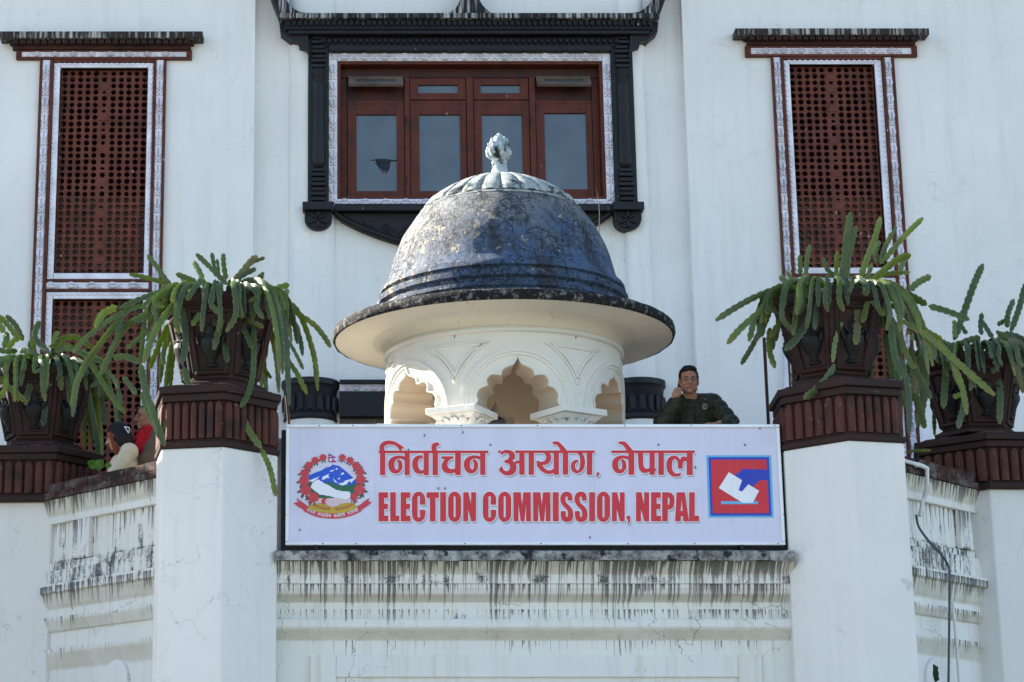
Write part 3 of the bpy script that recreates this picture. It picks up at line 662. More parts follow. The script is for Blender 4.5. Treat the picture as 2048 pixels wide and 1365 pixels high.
for (A, B, C), zt, nf, vis in ((PL, z0L, 7, 0), (PR, z0R, 6, 1), (PFL, z0L, 6, 2), (PFR, z0R, 6, 3)):
    core, P = hexa(A, B, C, .93)
    hb, hf = .045, .30
    ped = MB().vprism(core, zt+.002, zt+.47).build('pedestal', M['terra_dark'], balc)
    MB().vprism(hexa(A, B, C, 1.035)[0], zt+.001, zt+hb).build('base_slab', M['terra_dark'], ped, bevel=.008)
    MB().vprism(hexa(A, B, C, .985)[0], zt+hb+.001, zt+hb+.02).build('base_fillet', M['terra_dark'], ped, bevel=.005)
    for k in range(6):
        p, q_ = Vector(core[k]), Vector(core[(k+1) % 6]); e = q_-p; n = nf if e.length < .62 else nf+1
        out = Vector((e.y, -e.x)).normalized()
        if out.dot((p+q_)/2-Vector(P)) < 0: out = -out
        if out.y > .6: continue
        fm = flute_mesh(e.length/n*.86, hf-.022, .042); ang = math.atan2(out.x, -out.y)
        for i in range(n):
            c = p+e*((i+.5)/n); inst('flute', fm, ped, (c.x, c.y, zt+hb+.021), rz=ang)
    z1 = zt+hb+hf
    MB().vprism(hexa(A, B, C, 1.0)[0], z1, z1+.055).build('cap_slab', M['terra_dark'], ped, bevel=.006)
    MB().vprism(hexa(A, B, C, 1.055)[0], z1+.056, z1+.112).build('cap_slab', M['terra_dark'], ped, bevel=.008)
    MB().vprism(hexa(A, B, C, .90)[0], z1+.113, z1+.135).build('top_slab', M['coping'], ped, bevel=.006)
    pots.append((P, z1+.136, hexa(A, B, C, 1)[0]))
# side bays: profile swept between the piers
def bay(p0, p1, yl, dec, name_l, ledges_seed):
    """p0, p1: ends of the coping's lower outer edge"""
    p0, p1 = Vector(p0), Vector(p1); e = (p1-p0).normalized(); n = Vector((e.y, -e.x))
    if n.y > 0: n = -n
    a, b = p0-e*.42, p1+e*.32
    z = yl
    prof = [(-.3, 0), (0, 0), (0, z[12]), (.045, z[11]+.02), (.045, z[10]), (0, z[10]-.001), (0, z[9]), (.025, z[9]+.01), (.055, z[8]-.02), (.055, z[8]), (.03, z[8]+.001), (.03, z[7]),
            (.05, z[7]+.03), (.085, z[6]-.012), (.11, z[6]), (.11, z[5]), (.06, z[5]+.004), (.06, z[4]), (.03, z[4]+.003), (.03, z[3]), (0, z[3]+.004), (0, z[2]),
            (.045, z[2]+.002), (.045, z[1]), (.06, z[1]+.03), (.09, z[0]-.02), (.10, z[0]-.002), (-.3, z[0]-.002)]
    prof = [(d-.12, zz_) for d, zz_ in prof]
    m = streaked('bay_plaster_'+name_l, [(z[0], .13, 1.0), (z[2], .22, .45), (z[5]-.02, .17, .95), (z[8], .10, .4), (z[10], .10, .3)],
                 [(z[5], z[3]+.02, 1.0), (z[6]-.005, z[5]+.005, .85), (z[3], z[2]-.12, .5)], olive_shade=[(z[1], z[0]), (z[7], z[6]), (z[9], z[8]-.03), (z[12], z[11])], seed=ledges_seed, fx=1.4)
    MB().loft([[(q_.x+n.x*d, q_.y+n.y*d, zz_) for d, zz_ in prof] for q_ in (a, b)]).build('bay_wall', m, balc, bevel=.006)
    for t0, t1 in ((.80, .98),):                             # the stile that closes the sunk panel
        L = (p1-p0).length; s0, s1 = p0+e*L*t0, p0+e*L*t1
        MB().vprism([(s_.x+n.x*d, s_.y+n.y*d) for s_, d in ((s0, -.12), (s1, -.12), (s1, -.072), (s0, -.072))], z[3]+.005, z[2]+.001).build('panel_stile', m, balc, bevel=.005)
    rnd = random.Random(int(ledges_seed*10)); L = (b-a).length
    for cidx, (h0, h1, d1, ln) in enumerate(((z[0], z[0]+.055, .0, .23), (z[0]+.058, z[0]+.135, -.03, .26))):
        t = -.1*cidx
        while t < L:
            t1 = min(t+ln*rnd.uniform(.92, 1.08), L); s0, s1 = a+e*(max(t, 0)+.003), a+e*(t1-.003); dd = d1+rnd.uniform(-.006, .006); hz = rnd.uniform(-.004, .003)
            MB().vprism([(s_.x+n.x*d, s_.y+n.y*d) for s_, d in ((s0, -.42), (s1, -.42), (s1, dd), (s0, dd))], h0, h1+hz).build('brick', M['coping'], balc, bevel=.007)
            t = t1
    return p0, p1, n
ysl = (952, 985, 1000, 1084, 1101, 1131, 1150, 1184, 1201, 1232, 1268, 1278, 1314)
zl = [PT(322, v, .75).z for v in ysl]; zl[0] = z0L
LB = bay(xy(322, 952, solveY(322, 952, z0L)), xy(128, 993, solveY(128, 993, z0L)), zl, 0, 'west', 2.3)
ysr = (942, 973, 988, 1070, 1085, 1127, 1146, 1185, 1198, 1222, 1262, 1270, 1302)
zr = [PT(1815, v, .8).z for v in ysr]; zr[0] = z0R
RB = bay(xy(1813, 943, solveY(1813, 943, z0R)), xy(1959, 979, solveY(1959, 979, z0R)), zr, 0, 'east', 6.1)
# plaster relief arches low on the bays
for (p0, p1, n), cu, cv, rr in ((LB, 236, 1365, .16), (RB, 1870, 1365, .17)):
    c = on_plane(cu, cv, p0, p1, -.12); e = (p1-p0).normalized(); o = MB()
    pts = [(c.x+e.x*rr*math.cos(R(a)), c.y+e.y*rr*math.cos(R(a)), c.z+rr*1.1*math.sin(R(a))) for a in range(0, 181, 10)]
    k_ = len(pts); low = [(p[0], p[1], c.z-1.2) for p in (pts[0], pts[-1])]; ol = [low[0]]+pts+[low[1]]; sh_ = lambda dd: [(p[0]+n.x*dd, p[1]+n.y*dd, p[2]) for p in ol]
    o.loft([sh_(-.01), sh_(.022), [((p[0]-c.x)*.93+c.x+n.x*.034, (p[1]-c.y)*.93+c.y+n.y*.034, (p[2]-c.z)*.93+c.z) for p in ol]]); o.build('relief_arch', M['pier'], balc, bevel=.006)
# centre bay under the sign
YC = .12; zc = [PT(1000, v, .02).z for v in (1106, 1126, 1150, 1168, 1202, 1238, 1253, 1279)]
x0, x1 = PL[2][0]-.02, PR[1][0]+.03
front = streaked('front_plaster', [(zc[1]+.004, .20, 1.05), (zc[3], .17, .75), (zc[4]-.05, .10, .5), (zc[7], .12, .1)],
                 [(zc[3]+.004, zc[2]-.004, .75), (zc[5], zc[4]-.07, .42), (zc[7], zc[6]-.02, .15)], olive_shade=[(zc[2]+.002, zc[1]), (zc[4], zc[4]+.055), (zc[7], zc[6]-.01)], base=(.74,.735,.695), yellow=.4, seed=1.1)
prof = [(-.3, 0), (0, 0), (0, zc[7]), (.06, zc[6]-.025), (.075, zc[6]), (.075, zc[5]), (0, zc[5]-.001), (0, zc[4]), (.02, zc[4]+.010), (.075, zc[4]+.05), (.10, zc[3]-.03), (.10, zc[3]-.002), (.115, zc[3]), (.115, zc[2]),
        (.125, zc[2]+.01), (.17, zc[1]-.03), (.205, zc[1]-.002), (-.3, zc[1]-.002)]
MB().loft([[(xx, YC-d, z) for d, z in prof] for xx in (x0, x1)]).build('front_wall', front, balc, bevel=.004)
lx0, lx1 = PT(551, 1110, -.1).x, PT(1589, 1110, -.1).x; lg = MB(); nseg = 60; rnd = random.Random(4)                # the crumbling ledge, slightly uneven
rings = []
for i in range(nseg+1):
    xx = lx0+(lx1-lx0)*i/nseg; j = lambda a: mnoise.noise(Vector((xx*9, a*3.1, 0)))*.008*(2 if xx > x1-.3 else 1)
    rings.append([(xx, YC-.23+j(1), zc[1]+j(2)), (xx, YC-.235+j(3), zc[0]-.01+j(4)), (xx, YC-.22+j(5), zc[0]+j(6)*.5), (xx, YC+.1, zc[0]), (xx, YC+.1, zc[1])])
lg.loft(rings).build('ledge', M['ledge'], balc, smooth=40)
MB().box((x0, YC+.02, zc[0]-.03), (x1, YC+.28, 4.60)).build('parapet', M['pier'], balc)
# raised fillets of the sunk panel
fx = [PT(u, 1340, YC).x for u in (621, 1523)]; fz = ZP(1311, YC); fl = MB()
ix = [PT(u, 1360, YC).x for u in (672, 1477)]; iz = ZP(1355, YC)
MB().box((fx[0], YC-.022, 1.2), (ix[0], YC+.01, fz)).box((ix[1], YC-.022, 1.2), (fx[1], YC+.01, fz)).box((ix[0]+.001, YC-.022, iz), (ix[1]-.001, YC+.01, fz)).build('panel_border', front, balc, bevel=.004)
tf = MB(); tf.vprism([(-4.9, WY), (-4.9, 3.2), (-3.75, 2.6), (-3.3, 1.75), (-2.6, .95), (-2.0, .35), (2.2, .35), (2.75, .9), (3.8, 2.0), (4.6, 2.4), (5.6, 2.6), (5.6, WY)], FLOOR-.2, FLOOR)
tf.build('terrace_floor', M['floor'], kind='structure')
# ------------------------------------------------------------------ planters
def planter(P, z, rot, rt, rb, h, label):
    P = (P[0], P[1])
    t = thing('planter', label, 'planter', (P[0], P[1], z), 'terracotta planters on the balcony piers')
    hx = lambda r, zz_: [(P[0]+r*math.sin(rot+k*PI/3), P[1]-r*math.cos(rot+k*PI/3), zz_) for k in range(6)]
    MB().loft([hx(rb*1.24, z+.001), hx(rb*1.24, z+.03), hx(rb*1.1, z+.045), hx(rb*1.02, z+.06)]).build('foot', M['terra_dark'], t, bevel=.006)
    zb, zt = z+.061, z+h
    MB().loft([hx(rb, zb), hx(rt*.9, zt-.09), hx(rt*.9, zt-.04), hx(rt*.82, zt-.04), hx(rt*.7, zt-.12)], cap=True).build('body', M['terra_dark'], t, bevel=.008)
    MB().loft([hx(rt*.93, zt-.088), hx(rt, zt-.06), hx(rt*1.03, zt-.02), hx(rt*1.03, zt), hx(rt*.86, zt), hx(rt*.86, zt-.06), hx(rt*.92, zt-.088), hx(rt*.93, zt-.088)], cap=False).build('rim', M['terra_dark'], t, bevel=.006)
    MB().loft([hx(rt*.84, zt-.045), hx(rt*.8, zt-.015), hx(rt*.3, zt)]).build('soil', M['vent'], t)
    for k in range(6):
        a0, a1 = rot+k*PI/3, rot+(k+1)*PI/3; am = (a0+a1)/2
        c = lambda a, r, zz_: Vector((P[0]+r*math.sin(a), P[1]-r*math.cos(a), zz_))
        b0, b1, t0, t1 = c(a0, rb, zb), c(a1, rb, zb), c(a0, rt*.9, zt-.09), c(a1, rt*.9, zt-.09)
        out = Vector((math.sin(am), -math.cos(am), 0))
        def F(u, v, d=0): return b0.lerp(b1, u).lerp(t0.lerp(t1, u), v)+out*d
        fr = MB()                                            # moulded frame round each face
        loop = [F(.14, .09), F(.86, .09), F(.88, .93), F(.12, .93), F(.14, .09)]
        for i in range(4): fr.tube([loop[i]+out*.002, loop[i+1]+out*.002], .021, 6)
        for i in range(4): fr.ell(loop[i]+out*.002, (.024, .024, .024), 6, 4)
        fr.build('face_frame', M['terra_dark'], t, smooth=60)
        if out.y > .55: continue
        u = MB(); rings = []                                 # raised urn on the face
        for v, r_ in ((.16, .045), (.19, .05), (.22, .028), (.26, .03), (.34, .062), (.46, .085), (.52, .083), (.56, .06), (.58, .065), (.60, .045), (.68, .035), (.72, .05), (.74, .02)):
            cc = F(.5, v); tv = (b1-b0).normalized()
            rings.append([cc+tv*(r_*math.cos(PI-PI*i/10))+out*(r_*.75*math.sin(PI*i/10)) for i in range(11)])
        u.loft(rings)
        for s_ in (-1, 1): u.tube([F(.5, .58)+(b1-b0).normalized()*s_*w_+out*.02+Vector((0, 0, dz)) for w_, dz in ((.05, 0), (.09, .03), (.105, -.01), (.085, -.06))], .012, 6)
        u.build('urn_relief', M['urn'], t, smooth=50)
    return t
POTS = []
cl = xy(441, 770, .05); cr = xy(1667, 760, .1)
for (P, z, h), ctr, rot, rt, rb, hh, lab in ((pots[0], cl, R(19), .455, .28, .68, 'planter on the pier left of the signboard'),
                                    (pots[1], cr, R(-12), .455, .28, .68, 'planter on the pier right of the signboard, its left face sunlit'),
                                    (pots[2], (pots[2][0][0]+.03, pots[2][0][1]-.05), R(26), .46, .29, .66, 'planter at the far left edge beside the three people'),
                                    (pots[3], (pots[3][0][0]-.06, pots[3][0][1]-.05), R(-28), .46, .29, .66, 'planter at the far right edge behind the cable')):
    planter(ctr, z, rot, rt, rb, hh, lab); POTS.append((Vector((ctr[0], ctr[1], z+hh)), rt))
# ------------------------------------------------------------------ domed pavilion
CX, CY = 0.0, 1.2
pav = thing('domed_pavilion', 'round domed pavilion with peeling blue dome and scalloped arches, behind the signboard', 'pavilion', (CX, CY, FLOOR))
RD, RI = .93, .61; ZS = PT(1020, 620+772/4.096, .24).z; U = .00093; ZR = PT(1020, 662, .24).z; ZR1 = PT(1020, 650, .24).z; ZD = 5.585
half = [(350,0), (325,45), (336,95,1), (308,142,1), (245,165), (252,215,1), (213,252,1), (135,245), (122,290,1), (78,316,1), (30,338,1), (0,392)]
hs = smoothpoly(half, 5, closed=False)
opening = [(x*U, y*U) for x, y in hs] + [(-x*U, y*U) for x, y in hs[-2::-1]]
HU = RD*PI/6; HT = ZR-ZS
def bnd(x, y):
    k = min(HU/abs(x) if abs(x) > 1e-6 else 1e9, HT/y if y > 1e-6 else 1e9); return (x*k, y*k)
def cyl(u, z, th, r, rr=RD): a = th+u/RD; return (CX+r*math.sin(a), CY-r*math.cos(a), z)
for k in range(6):
    th = R(2)+k*PI/3
    out = MB(); rings = []
    def ring(fr, raise_): rings.append([cyl(x, ZS+y, th, RD+raise_) for x, y in fr])
    def circ(r): return [(x*r/math.hypot(x, y), y*r/math.hypot(x, y)) for x, y in opening]
    ring(opening, .0); ring([(x*1.02, y*1.02) for x, y in opening], .014); ring([(x*1.06, y*1.06) for x, y in opening], .014); ring([(x*1.065, y*1.065) for x, y in opening], 0)
    c38 = circ(.385)
    for r, h in ((.385, 0), (.388, .012), (.408, .012), (.411, .026), (.432, .026), (.435, 0)): ring(circ(r), h)
    base = circ(.435); B_ = [bnd(x, y) for x, y in base]
    for t in (.25, .5, .75, 1): ring([(p[0]+(q_[0]-p[0])*t, p[1]+(q_[1]-p[1])*t) for p, q_ in zip(base, B_)], 0)
    out.loft(rings, cap=False, closed=False); out.build('arch_panel', M['cream'], pav, smooth=35, recalc=True)
    inn = MB(); inn.loft([[cyl(x, ZS+y, th, RD-.0) for x, y in opening], [cyl(x, ZS+y, th, RI) for x, y in opening]], cap=False, closed=False)
    rg = [[cyl(x, ZS+y, th, RI) for x, y in opening]]
    for t in (.33, .66, 1): rg.append([cyl(p[0]+(q_[0]-p[0])*t, ZS+p[1]+(q_[1]-p[1])*t, th, RI) for p, q_ in zip(opening, [bnd(*p) for p in opening])])
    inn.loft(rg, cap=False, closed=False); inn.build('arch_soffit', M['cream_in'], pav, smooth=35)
    # spandrel relief over each column
    tc = th+PI/6; arc = []
    for s_, rng in ((-1, range(0, 13)), (1, range(12, -1, -1))):
        for i in rng:
            zz_ = .485+(.215-.485)*i/12; xx = s_*(-(-.505+math.sqrt(max(0, .55**2-zz_**2)))*1.0); arc.append((-abs(xx)*1.0 if s_ < 0 else abs(xx), zz_))
    sp = MB(); tri = arc+[arc[0]]
    dense = []
    for p, q_ in zip(tri[:-1], tri[1:]):
        nn_ = max(1, int(math.hypot(q_[0]-p[0], q_[1]-p[1])/.05)); dense += [(p[0]+(q_[0]-p[0])*i/nn_, p[1]+(q_[1]-p[1])*i/nn_) for i in range(nn_)]
    dense.append(tri[-1]); cen = (0, .41)
    for sc_, rad in ((1.12, .012), (.86, .014)): sp.tube([cyl(cen[0]+(x-cen[0])*sc_, ZS+cen[1]+(z-cen[1])*sc_, tc, RD+.002) for x, z in dense], rad, 6)
    sp.build('spandrel_moulding', M['cream'], pav, smooth=60)
    # abacus, capital leaves, shaft
    def bx(r0, r1, w0, w1, z0, z1):
        o_ = Vector((math.sin(tc), -math.cos(tc), 0)); s__ = Vector((math.cos(tc), math.sin(tc), 0)); c_ = Vector((CX, CY, 0)); vs = []
        for z, w_, e_ in ((z0, w0, .03 if w0 < w1 else 0), (z1, w1, 0)):
            for r_, sg in ((r0+e_, -1), (r0+e_, 1), (r1-e_, 1), (r1-e_, -1)): vs.append(tuple(c_+o_*r_+s__*(sg*w_)+Vector((0, 0, z))))
        return MB().add(vs, [(0,1,2,3),(4,5,6,7),(0,1,5,4),(1,2,6,5),(2,3,7,6),(3,0,4,7)])
    bx(.60, 1.03, .205, .205, ZS-.052, ZS-.003).build('abacus', M['cream'], pav, bevel=.005)
    bx(.63, 1.00, .15, .185, ZS-.088, ZS-.053).build('abacus_moulding', M['cream'], pav, bevel=.005)
    cc = Vector((CX+.82*math.sin(tc), CY-.82*math.cos(tc), 0))
    MB().lathe([(.105, FLOOR), (.10, ZS-.26), (.115, ZS-.25), (.10, ZS-.235), (.12, ZS-.15), (.15, ZS-.089)], tuple(cc), 24).build('column', M['cream'], pav, smooth=40)
    if k == 0:
        rg = []
        for z, r_, w_ in ((0, .105, .026), (.06, .118, .033), (.11, .14, .036), (.14, .17, .03), (.15, .185, .016), (.135, .195, .004)): rg.append([(-w_, -r_+.006, z), (0, -r_-.010, z), (w_, -r_+.006, z)])
        lf = MB().loft(rg, cap=False, closed=False)
        LF = lf.mesh('acanthus_leaf', M['cream'], 60)
    for i in range(14): inst('acanthus_leaf', LF, pav, (cc.x, cc.y, ZS-.235), rz=i*2*PI/14)
MB().lathe([(RD, ZR-.001), (RD+.012, ZR), (RD+.03, ZR+.012), (RD+.03, ZR+.024), (RD+.016, ZR+.028), (RD+.022, ZR+.036), (RD+.022, ZR1-.008), (RD+.004, ZR1)], (CX, CY, 0), 96, cap=False).build('ring_moulding', M['cream'], pav, smooth=30)
MB().lathe([(RD+.003, ZR1+.001), (RD, ZR1+.03), (RD+.005, ZD-.08), (RD+.02, ZD-.04), (RD+.06, ZD-.012), (RD+.11, ZD)], (CX, CY, 0), 96, cap=False).build('cove', M['soffit'], pav, smooth=60)
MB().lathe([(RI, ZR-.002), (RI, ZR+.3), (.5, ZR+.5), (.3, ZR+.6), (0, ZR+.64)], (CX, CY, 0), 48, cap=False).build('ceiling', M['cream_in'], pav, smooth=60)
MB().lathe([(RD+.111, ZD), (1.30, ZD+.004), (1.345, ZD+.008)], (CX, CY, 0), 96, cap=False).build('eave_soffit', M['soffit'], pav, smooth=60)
rg = []
for i in range(160):
    a = 2*PI*i/160
    def j(s_): return mnoise.noise(Vector((math.cos(a)*14, math.sin(a)*14, s_)))*.007
    rg.append([(CX+r_*math.cos(a), CY+r_*math.sin(a), z) for r_, z in ((1.346, ZD+.007), (1.362+j(1), ZD+.012+j(2)), (1.372+j(3), ZD+.045+j(4)), (1.366+j(5), ZD+.078+j(6)), (1.345, ZD+.094+j(7)), (1.15, ZD+.12), (.98, ZD+.13))])
rim = MB(); rim.loft(rg+[rg[0]], cap=False, closed=False); rim.build('eave_rim', M['rim'], pav, smooth=50)
prof = [(1.03, ZD+.128), (1.03, ZD+.15), (1.0, ZD+.165), (.995, ZD+.20), (1.012, ZD+.215), (1.012, ZD+.245), (.975, ZD+.255), (.975, ZD+.28), (1.005, ZD+.30), (1.008, ZD+.345), (.968, ZD+.352), (.968, ZD+.372), (.992, ZD+.385), (.986, ZD+.42), (.955, ZD+.45), (.926, ZD+.495), (.909, ZD+.55)]
dm = [(.934, 6.14), (.922, 6.20), (.903, 6.28), (.873, 6.36), (.835, 6.44), (.81, 6.48), (.77, 6.54), (.73, 6.60), (.69, 6.65), (.655, 6.685), (.5, 6.80), (.3, 6.88), (.05, 6.92)]
dm = [(r_*.967, z) for r_, z in dm]; dm[0] = (.904, 6.155)
rg = []
for r_, z in prof+dm:
    rg.append([])
    for i in range(144):
        a = 2*PI*i/144; d = mnoise.noise(Vector((math.cos(a)*r_*7, math.sin(a)*r_*7, z*7)))*.006
        rg[-1].append((CX+(r_+d)*math.cos(a), CY+(r_+d)*math.sin(a), z))
dome = MB().loft(rg).build('dome', M['dome'], pav, smooth=38)
MB().lathe([(.632, 6.648), (.659, 6.645), (.663, 6.662), (.640, 6.676)], (CX, CY, 0), 96, cap=False).build('cap_ring', M['cap'], dome, smooth=60)
cp = [(.10, 6.985), (.18, 6.970), (.28, 6.940), (.38, 6.900), (.48, 6.848), (.56, 6.792), (.62, 6.738), (.665, 6.698)]; cp = [(r_*.935, z) for r_, z in cp]
MB().lathe([(r_, z-.012) for r_, z in cp], (CX, CY, 0), 72).build('cap', M['cap'], dome, smooth=60)
rg = []; NP = 24
for i, (r_, z) in enumerate(cp):
    w_ = r_*math.tan(PI/NP)*.94; b_ = (.003, .004, .005, .006, .008, .014, .024, .016)[i]
    rg.append([(-w_, -r_*.995, z-.012), (-w_*.9, -r_, z+b_*.45), (-w_*.4, -r_-b_*.3, z+b_), (w_*.4, -r_-b_*.3, z+b_), (w_*.9, -r_, z+b_*.45), (w_, -r_*.995, z-.012)])
rg.append([(x*.5, -.636, 6.684+.3*(z-6.686)) for x, y, z in rg[-1]])
PM = MB().loft(rg, closed=False, cap=False).mesh('cap_petal', M['cap'], 60)
for i in range(NP): inst('cap_petal', PM, dome, (CX, CY, 0), rz=2*PI*i/NP+.06)
fin = MB().lathe([(.12, 6.95), (.11, 6.985), (.085, 7.01), (.068, 7.03), (.062, 7.06), (.058, 7.10), (.066, 7.115), (.05, 7.125), (.06, 7.14), (.09, 7.165), (.099, 7.205), (.088, 7.26), (.06, 7.31), (.028, 7.345), (.004, 7.37)], (CX, CY, 0), 28).build('finial', M['finial'], dome, smooth=50)
pt = MB()
rg = [[(w_*math.cos(PI-PI*i/6), -r_-.02*math.sin(PI*i/6), z) for i in range(7)] for z, r_, w_ in ((0, .06, .012), (.03, .088, .032), (.07, .092, .036), (.105, .082, .028), (.13, .076, .012), (.14, .074, .002))]
BP = MB().loft(rg).mesh('bud_petal', M['finial'], 60)
for i in range(7): inst('bud_petal', BP, dome, (CX, CY, 7.14), rz=i*2*PI/7+.2)
for i in range(7): inst('bud_petal', BP, dome, (CX, CY, 7.215), rz=i*2*PI/7+.65, sc=(.72, .78, .75))
# ------------------------------------------------------------------ the signboard
def flat(name, c, rough=.45):
    k = N(name, rough, .35); p = k.pos(); c2 = k.mix(k.mr(k.noise(p, 5, 5), .35, .7), c, tuple(x*.93 for x in c))
    c2 = k.mix(k.m('MULTIPLY', k.mr(k.noise(k.scl(p, (30,30,.8)), 1, 4), .55, .8), .14), c2, (.3,.29,.27))
    k.col(c2); k.bump(k.noise(k.scl(p, (1,1,.5)), 2.6, 2), .3, .03); return k.mat
S_ = dict(sheet=flat('sign_sheet', (.64,.635,.775)), red=flat('sign_red', (.60,.028,.042)), white=flat('sign_white', (.80,.82,.88)), grey=flat('sign_grey', (.33,.34,.44)),
          blue=flat('sign_blue', (.02,.05,.45)), sky=flat('sign_sky_blue', (.12,.42,.72)), mount=flat('emblem_blue', (.02,.09,.60)), green=flat('emblem_green', (.02,.13,.07)),
          leaf=flat('emblem_dark_green', (.008,.045,.025)), gold=flat('emblem_gold', (.50,.36,.04)), skin=flat('emblem_hand', (.68,.52,.55)), rust=flat('emblem_rust', (.50,.10,.05)), rose=flat('emblem_rose', (.58,.05,.07)), roseD=flat('emblem_rose_dark', (.33,.02,.03)))
M['alu'] = simple('white_aluminium', (.72,.75,.78), .35, .5, .08, 6, .05, .1); M['dark_metal'] = simple('dark_metal', (.012,.012,.014), .6, .3)
sign = thing('signboard', 'long lavender signboard lettered in red with an emblem and a ballot logo', 'sign', (.107, 0, 3.78))
sx0, sx1, sz0, sz1 = -1.709, 1.923, 3.781, 4.676
MB().box((sx0+.005, .003, sz0+.005), (sx1-.005, .05, sz1-.005)).build('panel', S_['sheet'], sign)
MB().box((sx0-.035, .056, sz0-.045), (sx1+.045, .095, sz1-.03)).build('back_frame', M['dark_metal'], sign)
t = .024
for a, b, c, d in ((sx0, sz0, sx1, sz0+t), (sx0, sz1-t, sx1, sz1), (sx0, sz0+t+.001, sx0+t, sz1-t-.001), (sx1-t, sz0+t+.001, sx1, sz1-t-.001)): MB().box((a, -.012, b), (c, .055, d)).build('edge_strip', M['alu'], sign, bevel=.004)
for u in (632, 1483):
    x, z = PXZ(u, 1094, 0); MB().box((x-.012, -.02, z-.022), (x+.012, .05, z+.012)).build('clip', M['dark_metal'], sign, bevel=.003)
sc_ = MB()
for u in (640, 707, 924, 1076, 1250, 1383, 1550):
    for v in (852.5, 1088): x, z = PXZ(u+(v-900)*.03, v, 0); sc_.ell((x, -.013, z), (.005, .004, .005), 6, 4)
for v in (900, 960, 1030):
    for u in (571, 1567): x, z = PXZ(u, v, 0); sc_.ell((x, -.013, z), (.005, .004, .005), 6, 4)
sc_.build('screws', M['dark_metal'], sign)
spk = MB()
for u, v in ((849,871),(926,865),(981,890),(817,900),(877,977),(890,977),(1317,890),(1311,940),(1391,935),(1273,904),(1520,857),(1490,890),(600,1060),(1180,1075)):
    x, z = PXZ(u, v, 0); spk.box((x-.004, -.0045, z-.008), (x+.003, .002, z+.007))
spk.build('specks', S_['leaf'], sign)
LAY = [0]
def outline_mesh(mb, poly, y, w):
    n = len(poly)
    for i in range(n):
        p, q_ = Vector(poly[i]), Vector(poly[(i+1) % n]); e = q_-p
        if e.length < 1e-6: continue
        e.normalize(); nn = Vector((-e.y, e.x))*w; yy = y-(i % 7)*.00006
        mb.add([(p.x+nn.x, yy, p.y+nn.y), (q_.x+nn.x, yy, q_.y+nn.y), (q_.x-nn.x, yy, q_.y-nn.y), (p.x-nn.x, yy, p.y-nn.y)], [(0,1,2,3)])
        yy -= .0005; mb.add([(p.x+w*math.cos(k*PI/4), yy, p.y+w*math.sin(k*PI/4)) for k in range(8)], [tuple(range(8))])
def lettering(name, groups, label):
    """each group: list of (outline in photo pixels, holes); printed red with a pale edge and a thin grey drop line"""
    red, wh, gr = MB(), MB(), MB()
    for k, (poly, holes) in enumerate(groups):
        P = [PXZ(u, v, 0) for u, v in poly]; H = [[PXZ(u, v, 0) for u, v in h] for h in holes]
        red.sheet(P, -.0032-(k % 9)*.00012, H)
        gr.sheet([PXZ(u+2.6, v+3.6, 0) for u, v in poly], .0018-(k % 9)*.00012, [[PXZ(u+2.6, v+3.6, 0) for u, v in h] for h in holes])
        for l in [P]+H: outline_mesh(wh, l, -.0004, .0066)
    r = red.build(name, S_['red'], sign, recalc=False, label=label); wh.build('pale_edge', S_['white'], r, recalc=False); gr.build('drop_line', S_['grey'], r, recalc=False)
def T_(pts, bx, by, k, sub=5): return [(bx+x/k, by+y/k) for x, y in smoothpoly(pts, sub)]
NA = [(545,345),(490,330,1),(420,330,1),(340,360,1),(295,420,1),(288,490,1),(310,560,1),(360,605,1),(410,613,1),(465,595,1),(505,540,1),(513,470,1),(490,415,1),(452,385),(415,415),(438,430,1),(446,480,1),(440,535,1),(415,550,1),(390,520,1),(385,460,1),(400,410,1),(440,380,1),(490,380,1),(548,402)]
EM = [(985,112),(1030,103,1),(1075,108,1),(1110,135,1),(1160,185,1),(1220,262),(1115,262),(1085,200,1),(1050,165,1),(1020,152,1),(988,156)]
def shift(p, dx, dy, k=1, ox=0, oy=0): return [((q_[0]-ox)*k+ox+dx, (q_[1]-oy)*k+oy+dy)+tuple(q_[2:]) for q_ in p]
g1 = [rect(135,250,1865,292), [(157,262),(148,210,1),(165,150,1),(215,108,1),(290,92,1),(370,102,1),(450,140,1),(545,207),(462,245),(430,198,1),(385,165,1),(320,155,1),(260,162,1),(230,190,1),(222,215,1),(240,262)],
      rect(157,262,240,638), NA, rect(545,262,627,638), [(835,375),(825,325),(770,325,1),(700,360,1),(668,430,1),(668,500,1),(695,575,1),(745,612,1),(800,618,1),(850,605),(850,545),(810,562,1),(775,540,1),(755,480,1),(760,420,1),(790,378,1)],
      rect(845,262,927,638), rect(985,262,1070,638), [(978,262),(968,190,1),(985,145,1),(1030,122,1),(1085,125),(1095,175),(1060,178,1),(1045,205,1),(1050,235,1),(1070,262)],
      rect(1125,340,1315,382), [(1185,375),(1140,440,1),(1127,500,1),(1145,560,1),(1195,600,1),(1260,613,1),(1310,605,1),(1348,590),(1348,525),(1310,540,1),(1265,538,1),(1230,510,1),(1220,465,1),(1240,415,1),(1285,376)],
      rect(1340,262,1430,636), shift(NA, 1190, -3), rect(1735,262,1818,634)]
lettering('word_lettering', [(T_(p, 740, 870, 7.877), []) for p in g1], 'first red Devanagari word')
